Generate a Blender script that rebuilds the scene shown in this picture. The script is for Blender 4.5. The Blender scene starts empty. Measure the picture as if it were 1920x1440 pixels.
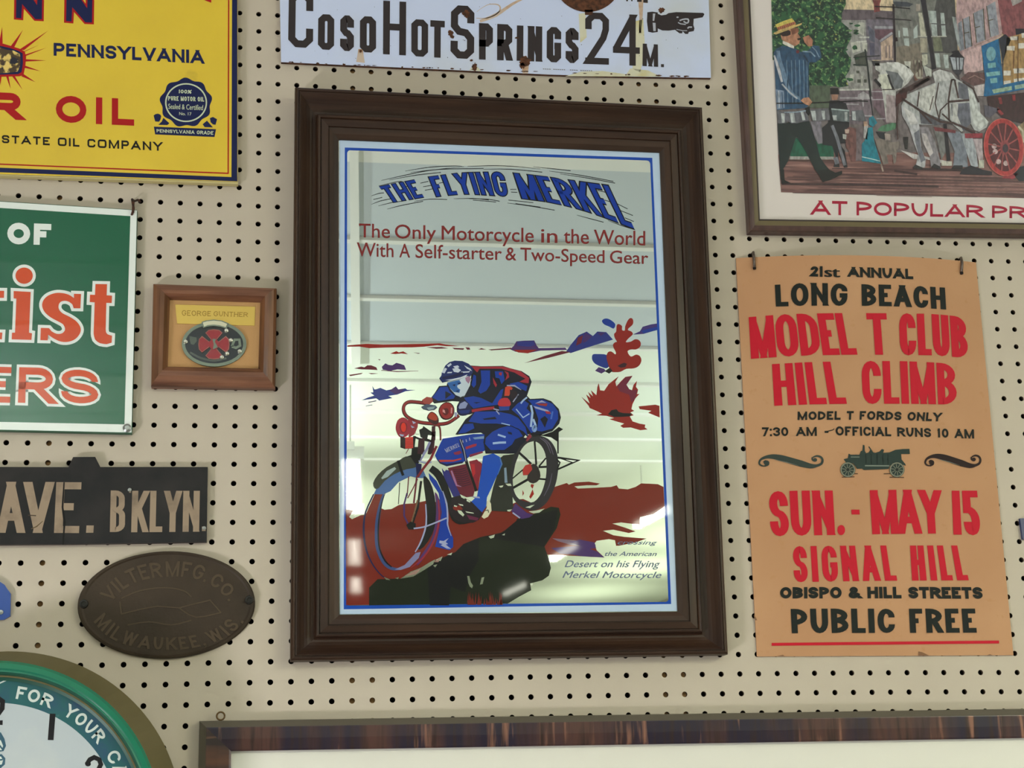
import bpy, bmesh, math, random
from mathutils import Vector, Matrix

random.seed(7)
scene = bpy.context.scene
COL = scene.collection
IN = 0.0254                      # the pegboard's holes are one inch apart

# ------------------------------------------------------------------ camera
FPX = 2972.2556                  # focal length in pixels of the 1920 px wide frame
CX, CY, CD = -0.247635, 38.48411, -80.14135      # camera in pegboard inches: right, down, towards the wall
RR = ((0.98835543, 0.02399895, -0.15025841),     # camera right, down, forward in (right, down, into the wall)
      (0.01446780, 0.96818886, 0.24980193),
      (0.15147350, -0.24906701, 0.95656751))
CAMZ = 1.60                      # eye height of the camera above the floor


def w3(v):                       # (right, down, in) -> Blender direction
    return Vector((v[0], v[2], -v[1]))


cam_data = bpy.data.cameras.new('camera')
cam = bpy.data.objects.new('camera', cam_data)
COL.objects.link(cam)
scene.camera = cam
cam_data.sensor_width = 36.0
cam_data.lens = FPX / 1920 * 36.0
cam_data.clip_start = 0.02
right, up, back = w3(RR[0]), -w3(RR[1]), -w3(RR[2])
CAMP = Vector((CX * IN, CD * IN, CAMZ))
cam.matrix_world = Matrix(((right.x, up.x, back.x, CAMP.x), (right.y, up.y, back.y, CAMP.y),
                           (right.z, up.z, back.z, CAMP.z), (0, 0, 0, 1)))

# ------------------------------------------------------------------ view, world, big lights
scene.view_settings.view_transform = 'Standard'
scene.view_settings.look = 'None'
scene.view_settings.gamma = 1.0
scene.view_settings.use_curve_mapping = False
scene.view_settings.exposure = -0.30
world = bpy.data.worlds.new('world')
scene.world = world
world.use_nodes = True
world.node_tree.nodes['Background'].inputs[0].default_value = (0.75, 0.85, 1.0, 1)
world.node_tree.nodes['Background'].inputs[1].default_value = 0.6

ROOM_L, ROOM_R, ROOM_B, ROOM_H = -1.95, 4.2, -18.0, 3.05


def area(name, loc, target, sx, sy, power, colour):
    d = bpy.data.lights.new(name, 'AREA')
    d.shape = 'RECTANGLE'
    d.size, d.size_y, d.energy, d.color = sx, sy, power, colour
    o = bpy.data.objects.new(name, d)
    COL.objects.link(o)
    o.location = loc
    o.rotation_euler = (Vector(target) - Vector(loc)).to_track_quat('-Z', 'Y').to_euler()
    return o


# daylight through the shop window low in the left wall
area('daylight', (ROOM_L + 0.03, -1.75, 0.32), (0.4, -0.6, 1.9), 0.40, 0.36, 52, (0.96, 0.95, 1.0))
# daylight through the window in the right wall
area('daylight', (ROOM_R - 0.03, -2.3, 1.45), (0.9, 0, 1.6), 1.0, 0.9, 24, (0.70, 0.82, 1.0))
# ceiling strip light at upper right, outside what the picture and the mirror show
area('strip_light', (2.6, -3.0, ROOM_H - .12), (2.6, -3.0, 0), .14, 1.2, 115, (1.0, 0.98, 0.62))
for y, pw in ((-4.0, 130), (-6.4, 36), (-8.8, 26), (-11.2, 20), (-13.6, 15), (-16.0, 13)):      # unseen fill lights, added to brighten the ceiling in the mirror
    for x in (-1.3, 3.2):
        area('ceiling_fill', (x, y, ROOM_H - .8), (x, y, 9), .2, 1.6, pw, (0.92, 1.0, 0.98) if y > -5 else (0.96, 1.0, 0.74))
TUBE_E = 50.0                    # glow of the fluorescent tubes
TUBE_C = (1.0, 1.0, 0.84)


# ------------------------------------------------------------------ geometry helpers
def ray(px, py):
    a, b = (px - 960) / FPX, (py - 720) / FPX
    v = [a * RR[0][k] + b * RR[1][k] + RR[2][k] for k in range(3)]
    return w3(v)


def at(px, py, d=0.0):
    """point of the picture on the plane that lies d metres in front of the pegboard"""
    r = ray(px, py)
    t = (-d - CAMP.y) / r.y
    return CAMP + r * t


def wall(i, j, d=0.0):
    """point of the wall in pegboard inches (right, down)"""
    return Vector((i * IN, -d, CAMZ + (CY - j) * IN))


def lerp(a, b, t):
    return a + (b - a) * t


class Mesh:
    def __init__(self):
        self.v, self.f, self.m, self.mats = [], [], [], []

    def mi(self, mat):
        if mat not in self.mats:
            self.mats.append(mat)
        return self.mats.index(mat)

    def face(self, pts, mat):
        n = len(self.v)
        self.v += [Vector(p) for p in pts]
        self.f.append(list(range(n, n + len(pts))))
        self.m.append(self.mi(mat))

    def add(self, verts, faces, mat):
        n = len(self.v)
        self.v += [Vector(p) for p in verts]
        k = self.mi(mat)
        for f in faces:
            self.f.append([n + q for q in f])
            self.m.append(k)

    def build(self, name, parent=None, smooth=False, bevel=0.0):
        me = bpy.data.meshes.new(name)
        off = parent_world(parent)
        me.from_pydata([tuple(v - off) for v in self.v], [], self.f)
        for m in self.mats:
            me.materials.append(m)
        for p, k in zip(me.polygons, self.m):
            p.material_index = k
            p.use_smooth = smooth
        me.update()
        o = bpy.data.objects.new(name, me)
        COL.objects.link(o)
        if parent:
            o.parent = parent
        if bevel:
            b = o.modifiers.new('bevel', 'BEVEL')
            b.width, b.segments, b.limit_method = bevel, 2, 'ANGLE'
        return o


def parent_world(p):
    v = Vector((0, 0, 0))
    while p:
        v += p.location
        p = p.parent
    return v


def thing(name, loc, label, cat, group=None):
    o = bpy.data.objects.new(name, None)
    COL.objects.link(o)
    o.location = loc
    o.empty_display_size = 0.05
    o['label'], o['category'] = label, cat
    if group:
        o['group'] = group
    return o


def tag(o, label, cat, group=None):
    o['label'], o['category'] = label, cat
    if group:
        o['group'] = group
    return o


def struct(o):
    o['kind'] = 'structure'
    return o


# ------------------------------------------------------------------ materials
def lin(c):
    c /= 255.0
    return c / 12.92 if c <= 0.04045 else ((c + 0.055) / 1.055) ** 2.4


def rgba(c):
    return (lin(c[0]), lin(c[1]), lin(c[2]), 1.0)


def mat(name, c, rough=0.6, coat=0.0, metal=0.0, spec=0.4, var=None, grain=None, bump=None, crough=0.03):
    """var=(colour2, scale, low, high[, (sx,sy,sz)]) mixes a second colour by noise; bump=(scale, strength)"""
    m = bpy.data.materials.new(name)
    m.use_nodes = True
    nt = m.node_tree
    b = nt.nodes['Principled BSDF']
    b.inputs['Base Color'].default_value = rgba(c)
    b.inputs['Roughness'].default_value = rough
    b.inputs['Metallic'].default_value = metal
    b.inputs['Specular IOR Level'].default_value = spec
    b.inputs['Coat Weight'].default_value = coat
    b.inputs['Coat Roughness'].default_value = crough
    src = None
    vs = [] if var is None else (var if isinstance(var, list) else [var])
    for v in vs:
        tc = nt.nodes.new('ShaderNodeTexCoord')
        mp = nt.nodes.new('ShaderNodeMapping')
        nz = nt.nodes.new('ShaderNodeTexNoise')
        rp = nt.nodes.new('ShaderNodeValToRGB')
        mx = nt.nodes.new('ShaderNodeMix')
        mx.data_type = 'RGBA'
        nt.links.new(tc.outputs['Object'], mp.inputs[0])
        nt.links.new(mp.outputs[0], nz.inputs['Vector'])
        if len(v) > 4:
            mp.inputs['Scale'].default_value = v[4]
        nz.inputs['Scale'].default_value = v[1]
        nz.inputs['Detail'].default_value = 5
        rp.color_ramp.elements[0].position, rp.color_ramp.elements[1].position = v[2], v[3]
        nt.links.new(nz.outputs['Fac'], rp.inputs[0])
        nt.links.new(rp.outputs[0], mx.inputs[0])
        if src is None:
            mx.inputs[6].default_value = rgba(c)
        else:
            nt.links.new(src, mx.inputs[6])
        mx.inputs[7].default_value = rgba(v[0])
        src = mx.outputs[2]
    if src is not None:
        nt.links.new(src, b.inputs['Base Color'])
    if bump:
        tc = nt.nodes.new('ShaderNodeTexCoord')
        nz = nt.nodes.new('ShaderNodeTexNoise')
        bp = nt.nodes.new('ShaderNodeBump')
        nt.links.new(tc.outputs['Object'], nz.inputs['Vector'])
        nz.inputs['Scale'].default_value = bump[0]
        bp.inputs['Strength'].default_value = bump[1]
        bp.inputs['Distance'].default_value = 0.001
        nt.links.new(nz.outputs['Fac'], bp.inputs['Height'])
        nt.links.new(bp.outputs[0], b.inputs['Normal'])
    return m


def glow(name, c, e):
    m = mat(name, (255, 255, 255))
    b = m.node_tree.nodes['Principled BSDF']
    b.inputs['Emission Color'].default_value = (*c, 1)
    b.inputs['Emission Strength'].default_value = e
    return m


def glass_mat(name):
    m = bpy.data.materials.new(name)
    m.use_nodes = True
    nt = m.node_tree
    nt.nodes.remove(nt.nodes['Principled BSDF'])
    tr = nt.nodes.new('ShaderNodeBsdfTransparent')
    gl = nt.nodes.new('ShaderNodeBsdfGlossy')
    gl.inputs['Roughness'].default_value = 0.02
    fr = nt.nodes.new('ShaderNodeFresnel')
    fr.inputs['IOR'].default_value = 1.45
    mx = nt.nodes.new('ShaderNodeMixShader')
    ge = nt.nodes.new('ShaderNodeNewGeometry')
    ma = nt.nodes.new('ShaderNodeMath')
    ma.operation = 'MULTIPLY_ADD'      # front faces only: the sheet mirrors once, at its face
    ma.inputs[1].default_value = -1.0
    ma.inputs[2].default_value = 1.0
    mu = nt.nodes.new('ShaderNodeMath')
    mu.operation = 'MULTIPLY'
    nt.links.new(ge.outputs['Backfacing'], ma.inputs[0])
    nt.links.new(ma.outputs[0], mu.inputs[0])
    nt.links.new(fr.outputs[0], mu.inputs[1])
    nt.links.new(mu.outputs[0], mx.inputs[0])
    nt.links.new(tr.outputs[0], mx.inputs[1])
    nt.links.new(gl.outputs[0], mx.inputs[2])
    nt.links.new(mx.outputs[0], nt.nodes['Material Output'].inputs[0])
    return m


INKS = {}


def ink(c, coat=0.0, rough=0.6):
    """plain printed or painted colour"""
    k = (tuple(c), coat, rough)
    if k not in INKS:
        INKS[k] = mat('ink_%02x%02x%02x' % tuple(c), c, rough=rough, coat=coat, spec=.2)
    return INKS[k]


# ------------------------------------------------------------------ flat drawing: outlines in picture pixels laid on a real surface
EPS = 0.00016


class Surf:
    """flat front of a thing, d metres in front of the pegboard; layers of ink lie EPS apart"""
    def __init__(self, d):
        self.d = d

    def pt(self, p, k):
        return at(p[0], p[1], self.d + k * EPS)


class Lean(Surf):
    """flat front of a thing whose top leans out from the wall, s metres for every metre above z0"""
    def __init__(self, d, s, z0):
        self.d, self.s, self.z0 = d, s, z0

    def pt(self, p, k):
        r = ray(p[0], p[1])
        t = -(CAMP.y + self.d + k * EPS + self.s * (CAMP.z - self.z0)) / (r.y + self.s * r.z)
        return CAMP + r * t


def P(s, z=None):
    """'x,y x,y ...' -> points; z=(ox, oy, scale) of the enlarged view they were read from"""
    out = []
    for w in s.split():
        a, b = w.split(',')
        a, b = float(a), float(b)
        out.append((a, b) if z is None else (z[0] + a * z[2], z[1] + b * z[2]))
    return out


def smooth(pts, n=4, closed=True):
    out = []
    N = len(pts)
    rng = range(N) if closed else range(N - 1)
    for i in rng:
        if closed:
            a, b, c, d = pts[i - 1], pts[i], pts[(i + 1) % N], pts[(i + 2) % N]
        else:
            a, b, c, d = pts[max(i - 1, 0)], pts[i], pts[i + 1], pts[min(i + 2, N - 1)]
        for q in range(n):
            t = q / n
            out.append(tuple(0.5 * (2 * b[k] + (c[k] - a[k]) * t + (2 * a[k] - 5 * b[k] + 4 * c[k] - d[k]) * t * t
                                    + (3 * b[k] - a[k] - 3 * c[k] + d[k]) * t ** 3) for k in (0, 1)))
    if not closed:
        out.append(pts[-1])
    return out


def poly(M, S, pts, m, k=1, sm=0):
    if sm:
        pts = smooth(pts, sm)
    a = sum(pts[i - 1][0] * pts[i][1] - pts[i][0] * pts[i - 1][1] for i in range(len(pts)))
    if a > 0:
        pts = pts[::-1]
    M.face([S.pt(p, k) for p in pts], m)


def stroke_quads(pts, w, closed=False):
    """band of width w (number or list) along a line"""
    N = len(pts)
    L, R = [], []
    for i in range(N):
        p = pts[i]
        a = pts[i - 1] if (i > 0 or closed) else None
        b = pts[(i + 1) % N] if (i < N - 1 or closed) else None
        ds = []
        for s, e in ((a, p), (p, b)):
            if s is not None and e is not None:
                dx, dy = e[0] - s[0], e[1] - s[1]
                l = math.hypot(dx, dy) or 1e-9
                ds.append((dx / l, dy / l))
        ww = (w[i] if isinstance(w, (list, tuple)) else w) / 2
        if len(ds) == 1:
            nx, ny = -ds[0][1], ds[0][0]
            sc = 1
        else:
            n1, n2 = (-ds[0][1], ds[0][0]), (-ds[1][1], ds[1][0])
            nx, ny = n1[0] + n2[0], n1[1] + n2[1]
            l = math.hypot(nx, ny) or 1e-9
            nx, ny = nx / l, ny / l
            sc = min(1 / max(nx * n1[0] + ny * n1[1], 0.3), 2.2)
        L.append((p[0] + nx * ww * sc, p[1] + ny * ww * sc))
        R.append((p[0] - nx * ww * sc, p[1] - ny * ww * sc))
    q = []
    for i in range(N if closed else N - 1):
        j = (i + 1) % N
        q.append((L[i], L[j], R[j], R[i]))
    return q


def line(M, S, pts, w, m, k=1, sm=0, closed=False):
    if sm:
        n0 = len(pts)
        pts = smooth(pts, sm, closed)
        if isinstance(w, (list, tuple)):
            w = [w[min(i // sm, n0 - 1)] + (w[min(i // sm + 1, n0 - 1)] - w[min(i // sm, n0 - 1)]) * ((i % sm) / sm) for i in range(len(pts))]
    for q in stroke_quads(pts, w, closed):
        poly(M, S, list(q), m, k)


def resample(pts, n, closed=True):
    seg = pts + [pts[0]] if closed else pts
    d = [0.0]
    for a, b in zip(seg, seg[1:]):
        d.append(d[-1] + math.hypot(b[0] - a[0], b[1] - a[1]))
    out, i = [], 0
    for q in range(n):
        t = d[-1] * q / (n if closed else n - 1)
        while i < len(d) - 2 and d[i + 1] < t:
            i += 1
        u = (t - d[i]) / ((d[i + 1] - d[i]) or 1e-9)
        out.append((seg[i][0] + (seg[i + 1][0] - seg[i][0]) * u, seg[i][1] + (seg[i + 1][1] - seg[i][1]) * u))
    return out


def ring(M, S, outer, inner, m, k=1, n=64):
    """band between two closed loops, matched by angle about the inner loop's middle"""
    def by_angle(l, cx, cy):
        l = resample(smooth(l, 6), 400)
        l = [(math.atan2(y - cy, x - cx), x, y) for x, y in l]
        res = []
        for q in range(n):
            a = -math.pi + 2 * math.pi * q / n
            res.append(min(l, key=lambda e: abs(math.atan2(math.sin(e[0] - a), math.cos(e[0] - a))))[1:])
        return res
    cx, cy = sum(p[0] for p in inner) / len(inner), sum(p[1] for p in inner) / len(inner)
    o, i = by_angle(outer, cx, cy), by_angle(inner, cx, cy)
    for q in range(n):
        r = (q + 1) % n
        poly(M, S, [o[q], o[r], i[r], i[q]], m, k)


def ell(cx, cy, rx, ry, n=24, a0=0.0, a1=360.0, rot=0.0):
    out = []
    full = abs(a1 - a0) >= 360
    for q in range(n):
        t = math.radians(a0 + (a1 - a0) * q / (n if full else n - 1))
        x, y = rx * math.cos(t), ry * math.sin(t)
        c, s = math.cos(math.radians(rot)), math.sin(math.radians(rot))
        out.append((cx + x * c - y * s, cy + x * s + y * c))
    return out


# ------------------------------------------------------------------ sign-painter's letters: strokes of even width
# each stroke: points in a unit box, r = rounded corner, c at the end = closed
GLYPH = {
    'A': (.86, ['0,0 .5,1', '.5,1 1,0', '.19,.28 .81,.28']),
    'B': (.74, ['0,.53 0,1 .94,1r .94,.53r c', '0,0 0,.53 1,.53r 1,0r c']),
    'C': (.74, ['1,.68 1,1r 0,1r 0,0r 1,0r 1,.32']),
    'D': (.76, ['0,0 0,1 1,1r 1,0r c']),
    'E': (.64, ['1,1 0,1 0,0 1,0', '0,.52 .86,.52']),
    'F': (.62, ['1,1 0,1 0,0', '0,.5 .86,.5']),
    'G': (.78, ['1,.7 1,1r 0,1r 0,0r 1,0r 1,.46 .55,.46']),
    'H': (.76, ['0,0 0,1', '1,0 1,1', '0,.52 1,.52']),
    'I': (0, ['.5,0 .5,1']),
    'J': (.55, ['1,1 1,0r 0,0r 0,.3']),
    'K': (.78, ['0,0 0,1', '1,1 .12,.42', '.38,.58 1,0']),
    'L': (.6, ['0,1 0,0 1,0']),
    'M': (.96, ['0,0 0,1', '1,0 1,1', '.06,1 .5,0 d', '.5,0 .94,1 d']),
    'N': (.78, ['0,0 0,1', '1,0 1,1', '.03,1 .97,0 d']),
    'O': (.82, ['0,0r 0,1r 1,1r 1,0r c']),
    'P': (.7, ['0,0 0,1 1,1r 1,.44r 0,.44']),
    'Q': (.82, ['0,0r 0,1r 1,1r 1,0r c', '.6,.3 1,0']),
    'R': (.76, ['0,0 0,1 1,1r 1,.48r 0,.48', '.5,.48 1,0']),
    'S': (.7, ['1,.7 1,1r 0,1r 0,.53r 1,.47r 1,0r 0,0r 0,.3']),
    'T': (.7, ['0,1 1,1', '.5,0 .5,1']),
    'U': (.76, ['0,1 0,0r 1,0r 1,1']),
    'V': (.8, ['0,1 .5,0', '.5,0 1,1']),
    'W': (1.1, ['0,1 .26,0', '.26,0 .5,1', '.5,1 .74,0', '.74,0 1,1']),
    'X': (.8, ['0,0 1,1', '0,1 1,0']),
    'Y': (.8, ['0,1 .5,.46', '1,1 .5,.46', '.5,0 .5,.5']),
    'Z': (.7, ['0,1 1,1', '1,1 0,0', '0,0 1,0']),
    '0': (.66, ['0,0r 0,1r 1,1r 1,0r c']),
    '1': (.34, ['.6,0 .6,1', '0,.78 .6,.96']),
    '2': (.66, ['0,.7 0,1r 1,1r 1,.6r .0,.0', '0,0 1,0']),
    '3': (.66, ['0,.74 0,1r 1,1r 1,.54r .4,.54', '.4,.54 1,.54r 1,0r 0,0r 0,.28']),
    '4': (.7, ['.8,0 .8,1', '.8,1 0,.3', '0,.27 1,.27']),
    '5': (.66, ['1,1 0,1 0,.58 1,.58r 1,0r 0,0r 0,.26']),
    '7': (.62, ['0,1 1,1', '1,1 .3,0']),
    '&': (.84, ['1,0 .1,.76', '.12,.72 .1,1r .7,1r .7,.6r 0,.38r 0,0r .8,0r 1,.42']),
    '.': (0, ['.5,0 .5,.02']),
    ',': (0, ['.5,0 .5,.02', '.5,.0 .1,-.18']),
    ':': (0, ['.5,.12 .5,.14', '.5,.72 .5,.74']),
    '-': (.36, ['0,.42 1,.42']),
    "'": (0, ['.5,.8 .5,1']),
    '%': (.8, ['0,0 1,1', '0,.6r 0,1r .36,1r .36,.6r c', '.64,0r .64,.4r 1,.4r 1,0r c']),
}


def glyph_quads(ch, W, t, rad, seg, serif, grow):
    """quads of one letter in a box W wide and 1 high, strokes t thick"""
    out = []
    if ch in '.,:':
        g = grow
        for y in ((0,) if ch != ':' else (0, .62)):
            out.append((((-g, y - g), (W + g, y - g), (W + g, y + t + g), (-g, y + t + g)), 0))
        if ch == ',':
            out.append((((W, 0), (W, t * .6), (W * .45, -t * .8), (W * .1, -t * .8)), 1))
        return out
    t0 = t
    for si, st in enumerate(GLYPH[ch][1]):
        toks = st.split()
        closed = toks[-1] == 'c'
        t = t0 * (.78 if toks[-1] == 'd' else 1)
        ins = t / 2
        if toks[-1] in 'cd':
            toks = toks[:-1]
        pts, rr = [], []
        for w in toks:
            rr.append(w.endswith('r'))
            a, b = w.rstrip('r').split(',')
            a, b = float(a), float(b)
            x = W / 2 if W <= t else ins + a * (W - t)
            pts.append((x, ins + b * (1 - t)))
        raw = [tuple(float(q) for q in w.rstrip('r').split(',')) for w in toks]
        N = len(pts)
        line_pts = []
        for i in range(N):
            if not rr[i]:
                line_pts.append(pts[i])
                continue
            a, p, b = pts[i - 1], pts[i], pts[(i + 1) % N]
            la, lb = math.hypot(a[0] - p[0], a[1] - p[1]), math.hypot(b[0] - p[0], b[1] - p[1])
            ca = min(rad, la * (.5 if rr[i - 1] else .9))
            cb = min(rad, lb * (.5 if rr[(i + 1) % N] else .9))
            A = (p[0] + (a[0] - p[0]) * ca / la, p[1] + (a[1] - p[1]) * ca / la)
            B = (p[0] + (b[0] - p[0]) * cb / lb, p[1] + (b[1] - p[1]) * cb / lb)
            for q in range(seg + 1):
                u = math.pi / 2 * q / seg
                s, c = 1 - math.sin(u), 1 - math.cos(u)
                line_pts.append((p[0] + (A[0] - p[0]) * s + (B[0] - p[0]) * c, p[1] + (A[1] - p[1]) * s + (B[1] - p[1]) * c))
        ded = []
        for p in line_pts:
            if not ded or math.hypot(p[0] - ded[-1][0], p[1] - ded[-1][1]) > 1e-5:
                ded.append(p)
        if closed and math.hypot(ded[0][0] - ded[-1][0], ded[0][1] - ded[-1][1]) < 1e-5:
            ded.pop()
        line_pts = ded
        # ends: run out to the edge of the letter's box, cut flat
        ser = []
        if not closed:
            for e in (0, -1):
                p = line_pts[e]
                q = line_pts[1] if e == 0 else line_pts[-2]
                ry, rx = raw[e][1], raw[e][0]
                dx, dy = p[0] - q[0], p[1] - q[1]
                l = math.hypot(dx, dy) or 1e-9
                dx, dy = dx / l, dy / l
                if ry in (0, 1) and abs(dy) > .3:
                    k = (ins / abs(dy))
                    line_pts[e] = (p[0] + dx * k, p[1] + dy * k)
                elif rx in (0, 1) and abs(dx) > .9:
                    line_pts[e] = (p[0] + dx * ins, p[1] + dy * ins)
        quads = stroke_quads(line_pts, t + 2 * grow, closed)
        if not closed:            # flat tops and feet of slanting strokes
            qs = [list(q) for q in quads]
            for e, qi, (ia, ib), (ja, jb) in ((0, 0, (0, 3), (1, 2)), (-1, -1, (1, 2), (0, 3))):
                ry = raw[e][1]
                if ry in (0, 1):
                    yy = -grow if ry == 0 else 1 + grow
                    for a_, j_ in ((ia, ja), (ib, jb)):
                        p, q = qs[qi][a_], qs[qi][j_]
                        if abs(p[1] - q[1]) > 1e-6 and abs(p[1] - q[1]) > .25 * abs(p[0] - q[0]):
                            u = (yy - q[1]) / (p[1] - q[1])
                            qs[qi][a_] = (q[0] + (p[0] - q[0]) * u, yy)
                elif grow and raw[e][0] in (0, 1):
                    for a_, j_ in ((ia, ja), (ib, jb)):
                        p, q = qs[qi][a_], qs[qi][j_]
                        l = math.hypot(p[0] - q[0], p[1] - q[1]) or 1e-9
                        qs[qi][a_] = (p[0] + (p[0] - q[0]) / l * grow, p[1] + (p[1] - q[1]) / l * grow)
            quads = qs
            if serif:
                for e in (0, -1):
                    p = line_pts[e]
                    q = line_pts[1] if e == 0 else line_pts[-2]
                    if raw[e][1] in (0, 1) and abs(p[1] - q[1]) > abs(p[0] - q[0]) * 1.2:
                        y = 0 if raw[e][1] == 0 else 1
                        h = serif[1] * (1 if y == 0 else -1)
                        ser.append(((p[0] - serif[0], y), (p[0] + serif[0], y), (p[0] + serif[0], y + h), (p[0] - serif[0], y + h)))
        out += [(tuple(q), si) for q in quads] + [(q, si + 4 + n) for n, q in enumerate(ser)]
    return out


def along(pl, u):
    """point at fraction u of a polyline of pixels (smoothed)"""
    if len(pl) == 2:
        return (pl[0][0] + (pl[1][0] - pl[0][0]) * u, pl[0][1] + (pl[1][1] - pl[0][1]) * u)
    l = smooth(pl, 8, False)
    d = [0.0]
    for a, b in zip(l, l[1:]):
        d.append(d[-1] + math.hypot(b[0] - a[0], b[1] - a[1]))
    t = min(max(u, -0.2), 1.2) * d[-1]
    i = 0
    while i < len(d) - 2 and d[i + 1] < t:
        i += 1
    q = (t - d[i]) / (d[i + 1] - d[i])
    return (l[i][0] + (l[i + 1][0] - l[i][0]) * q, l[i][1] + (l[i + 1][1] - l[i][1]) * q)


def plen(pl):
    return sum(math.hypot(b[0] - a[0], b[1] - a[1]) for a, b in zip(pl, pl[1:]))


def text(M, S, s, top, bot, m, t=.2, gap=.12, k=2, rad=9, seg=5, serif=None, grow=0, sp=.34, ax=1.0, z=None):
    """lettering between a top line and a base line given as picture pixels; t stroke/height"""
    if isinstance(top, str):
        top = P(top, z)
    if isinstance(bot, str):
        bot = P(bot, z)
    Lb = (plen(top) + plen(bot)) / 2
    H = (math.hypot(top[0][0] - bot[0][0], top[0][1] - bot[0][1]) + math.hypot(top[-1][0] - bot[-1][0], top[-1][1] - bot[-1][1])) / 2
    a = Lb / H
    tv = t * ax                      # uprights may be heavier than the bars
    nat = fx = 0.0
    for i, ch in enumerate(s):
        if ch == ' ':
            nat += sp
        else:
            w = GLYPH[ch][0]
            if w == 0:
                fx += tv
            else:
                nat += w
            if i < len(s) - 1 and s[i + 1] != ' ':
                fx += gap
    sc = (a - fx) / nat if nat else 1
    x = 0.0
    for i, ch in enumerate(s):
        if ch == ' ':
            x += sp * sc
            continue
        w = GLYPH[ch][0]
        W = tv if w == 0 else w * sc
        for q, si in glyph_quads(ch, W / ax, t, rad, seg, serif, grow):
            pix = []
            for (gx, gy) in q:
                u = (x + gx * ax) / a
                A, B = along(bot, u), along(top, u)
                pix.append((A[0] + (B[0] - A[0]) * gy, A[1] + (B[1] - A[1]) * gy))
            poly(M, S, pix, m, k + .13 * si)      # each stroke lies a hair above the last
        x += W + (gap if i < len(s) - 1 and s[i + 1] != ' ' else 0)


def roman(M, S, s, top, bot, m, bold=0.0, shear=0.0, k=2, z=None, cap=0.675):
    """lettering with lower case from the built-in typeface, laid between cap line and base line"""
    if isinstance(top, str):
        top = P(top, z)
    if isinstance(bot, str):
        bot = P(bot, z)
    c = bpy.data.curves.new('lettering', 'FONT')
    c.body, c.size, c.shear, c.resolution_u = s, 1.0, shear, 4
    o = bpy.data.objects.new('lettering', c)
    COL.objects.link(o)
    dg = bpy.context.evaluated_depsgraph_get()
    me = bpy.data.meshes.new_from_object(o.evaluated_get(dg))
    vs = [tuple(v.co) for v in me.vertices]
    fs = [list(p.vertices) for p in me.polygons]
    bpy.data.objects.remove(o)
    bpy.data.curves.remove(c)
    bpy.data.meshes.remove(me)
    x0, x1 = min(v[0] for v in vs), max(v[0] for v in vs)
    for n, dx in enumerate((-bold, 0, bold) if bold else (0,)):      # heavier letters: struck more than once, a hair apart
        pts = []
        for v in vs:
            u, h = (v[0] + dx - x0) / (x1 - x0), v[1] / cap
            A, B = along(bot, u), along(top, u)
            pts.append(S.pt((A[0] + (B[0] - A[0]) * h, A[1] + (B[1] - A[1]) * h), k + .25 * n))
        M.add(pts, fs, m)


# ------------------------------------------------------------------ solids
def slab(M, pts, d0, d1, m, side=None, S=None):
    """plate with its outline given in picture pixels at front depth d1, standing off the wall from d0"""
    a = sum(pts[i - 1][0] * pts[i][1] - pts[i][0] * pts[i - 1][1] for i in range(len(pts)))
    if a > 0:
        pts = pts[::-1]
    F = [at(p[0], p[1], d1) for p in pts]
    B = [Vector((p.x, -d0, p.z)) for p in F]
    n = len(F)
    M.face(F, m)
    M.face(B[::-1], side or m)
    for i in range(n):
        j = (i + 1) % n
        M.face([F[i], B[i], B[j], F[j]], side or m)


def box(M, c, s, m):
    x, y, z = [q / 2 for q in s]
    v = [(c[0] + a * x, c[1] + b * y, c[2] + e * z) for a in (-1, 1) for b in (-1, 1) for e in (-1, 1)]
    M.add(v, [(0, 1, 3, 2), (4, 6, 7, 5), (0, 4, 5, 1), (2, 3, 7, 6), (0, 2, 6, 4), (1, 5, 7, 3)], m)


def tube(M, pts, r, m, n=8):
    """round bar through 3-D points"""
    pts = [Vector(p) for p in pts]
    rings = []
    for i, p in enumerate(pts):
        d = (pts[min(i + 1, len(pts) - 1)] - pts[max(i - 1, 0)]).normalized()
        a = d.orthogonal().normalized() if i == 0 else (rings[-1][1] - d * rings[-1][1].dot(d)).normalized()
        b = d.cross(a)
        rings.append((p, a, b))
    v = []
    for p, a, b in rings:
        for q in range(n):
            t = 2 * math.pi * q / n
            v.append(p + a * r * math.cos(t) + b * r * math.sin(t))
    f = []
    for i in range(len(pts) - 1):
        for q in range(n):
            w = (q + 1) % n
            f.append((i * n + q, i * n + w, (i + 1) * n + w, (i + 1) * n + q))
    f.append(tuple(range(n))[::-1])
    f.append(tuple(range((len(pts) - 1) * n, len(pts) * n)))
    M.add(v, f, m)


def lathe(M, cx, cz, prof, m, n=96):
    """turned about an axis square to the wall through (cx, cz); prof = (radius, depth, material or None)"""
    for (r0, d0, *_), (r1, d1, *mm) in zip(prof, prof[1:]):
        mm = mm[0] if mm else m
        v, f = [], []
        for q in range(n):
            t = 2 * math.pi * q / n
            c, s = math.cos(t), math.sin(t)
            v += [(cx + r0 * c, -d0, cz + r0 * s), (cx + r1 * c, -d1, cz + r1 * s)]
        for q in range(n):
            w = (q + 1) % n
            f.append((2 * q, 2 * q + 1, 2 * w + 1, 2 * w))
        M.add(v, f, mm)


def moulding(M, outer, inner, prof, m, sub=1):
    """frame: outer/inner = four wall points each (TL, TR, BR, BL); prof = (t from outer to inner, depth)"""
    for a in range(4):
        b = (a + 1) % 4
        for (t0, d0, *_), (t1, d1, *mm) in zip(prof, prof[1:]):
            q = []
            for (c, t, d) in ((a, t0, d0), (b, t0, d0), (b, t1, d1), (a, t1, d1)):
                p = lerp(outer[c], inner[c], t)
                q.append(Vector((p.x, -d, p.z)))
            M.face(q, mm[0] if mm else (m[a % 2] if isinstance(m, tuple) else m))


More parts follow.
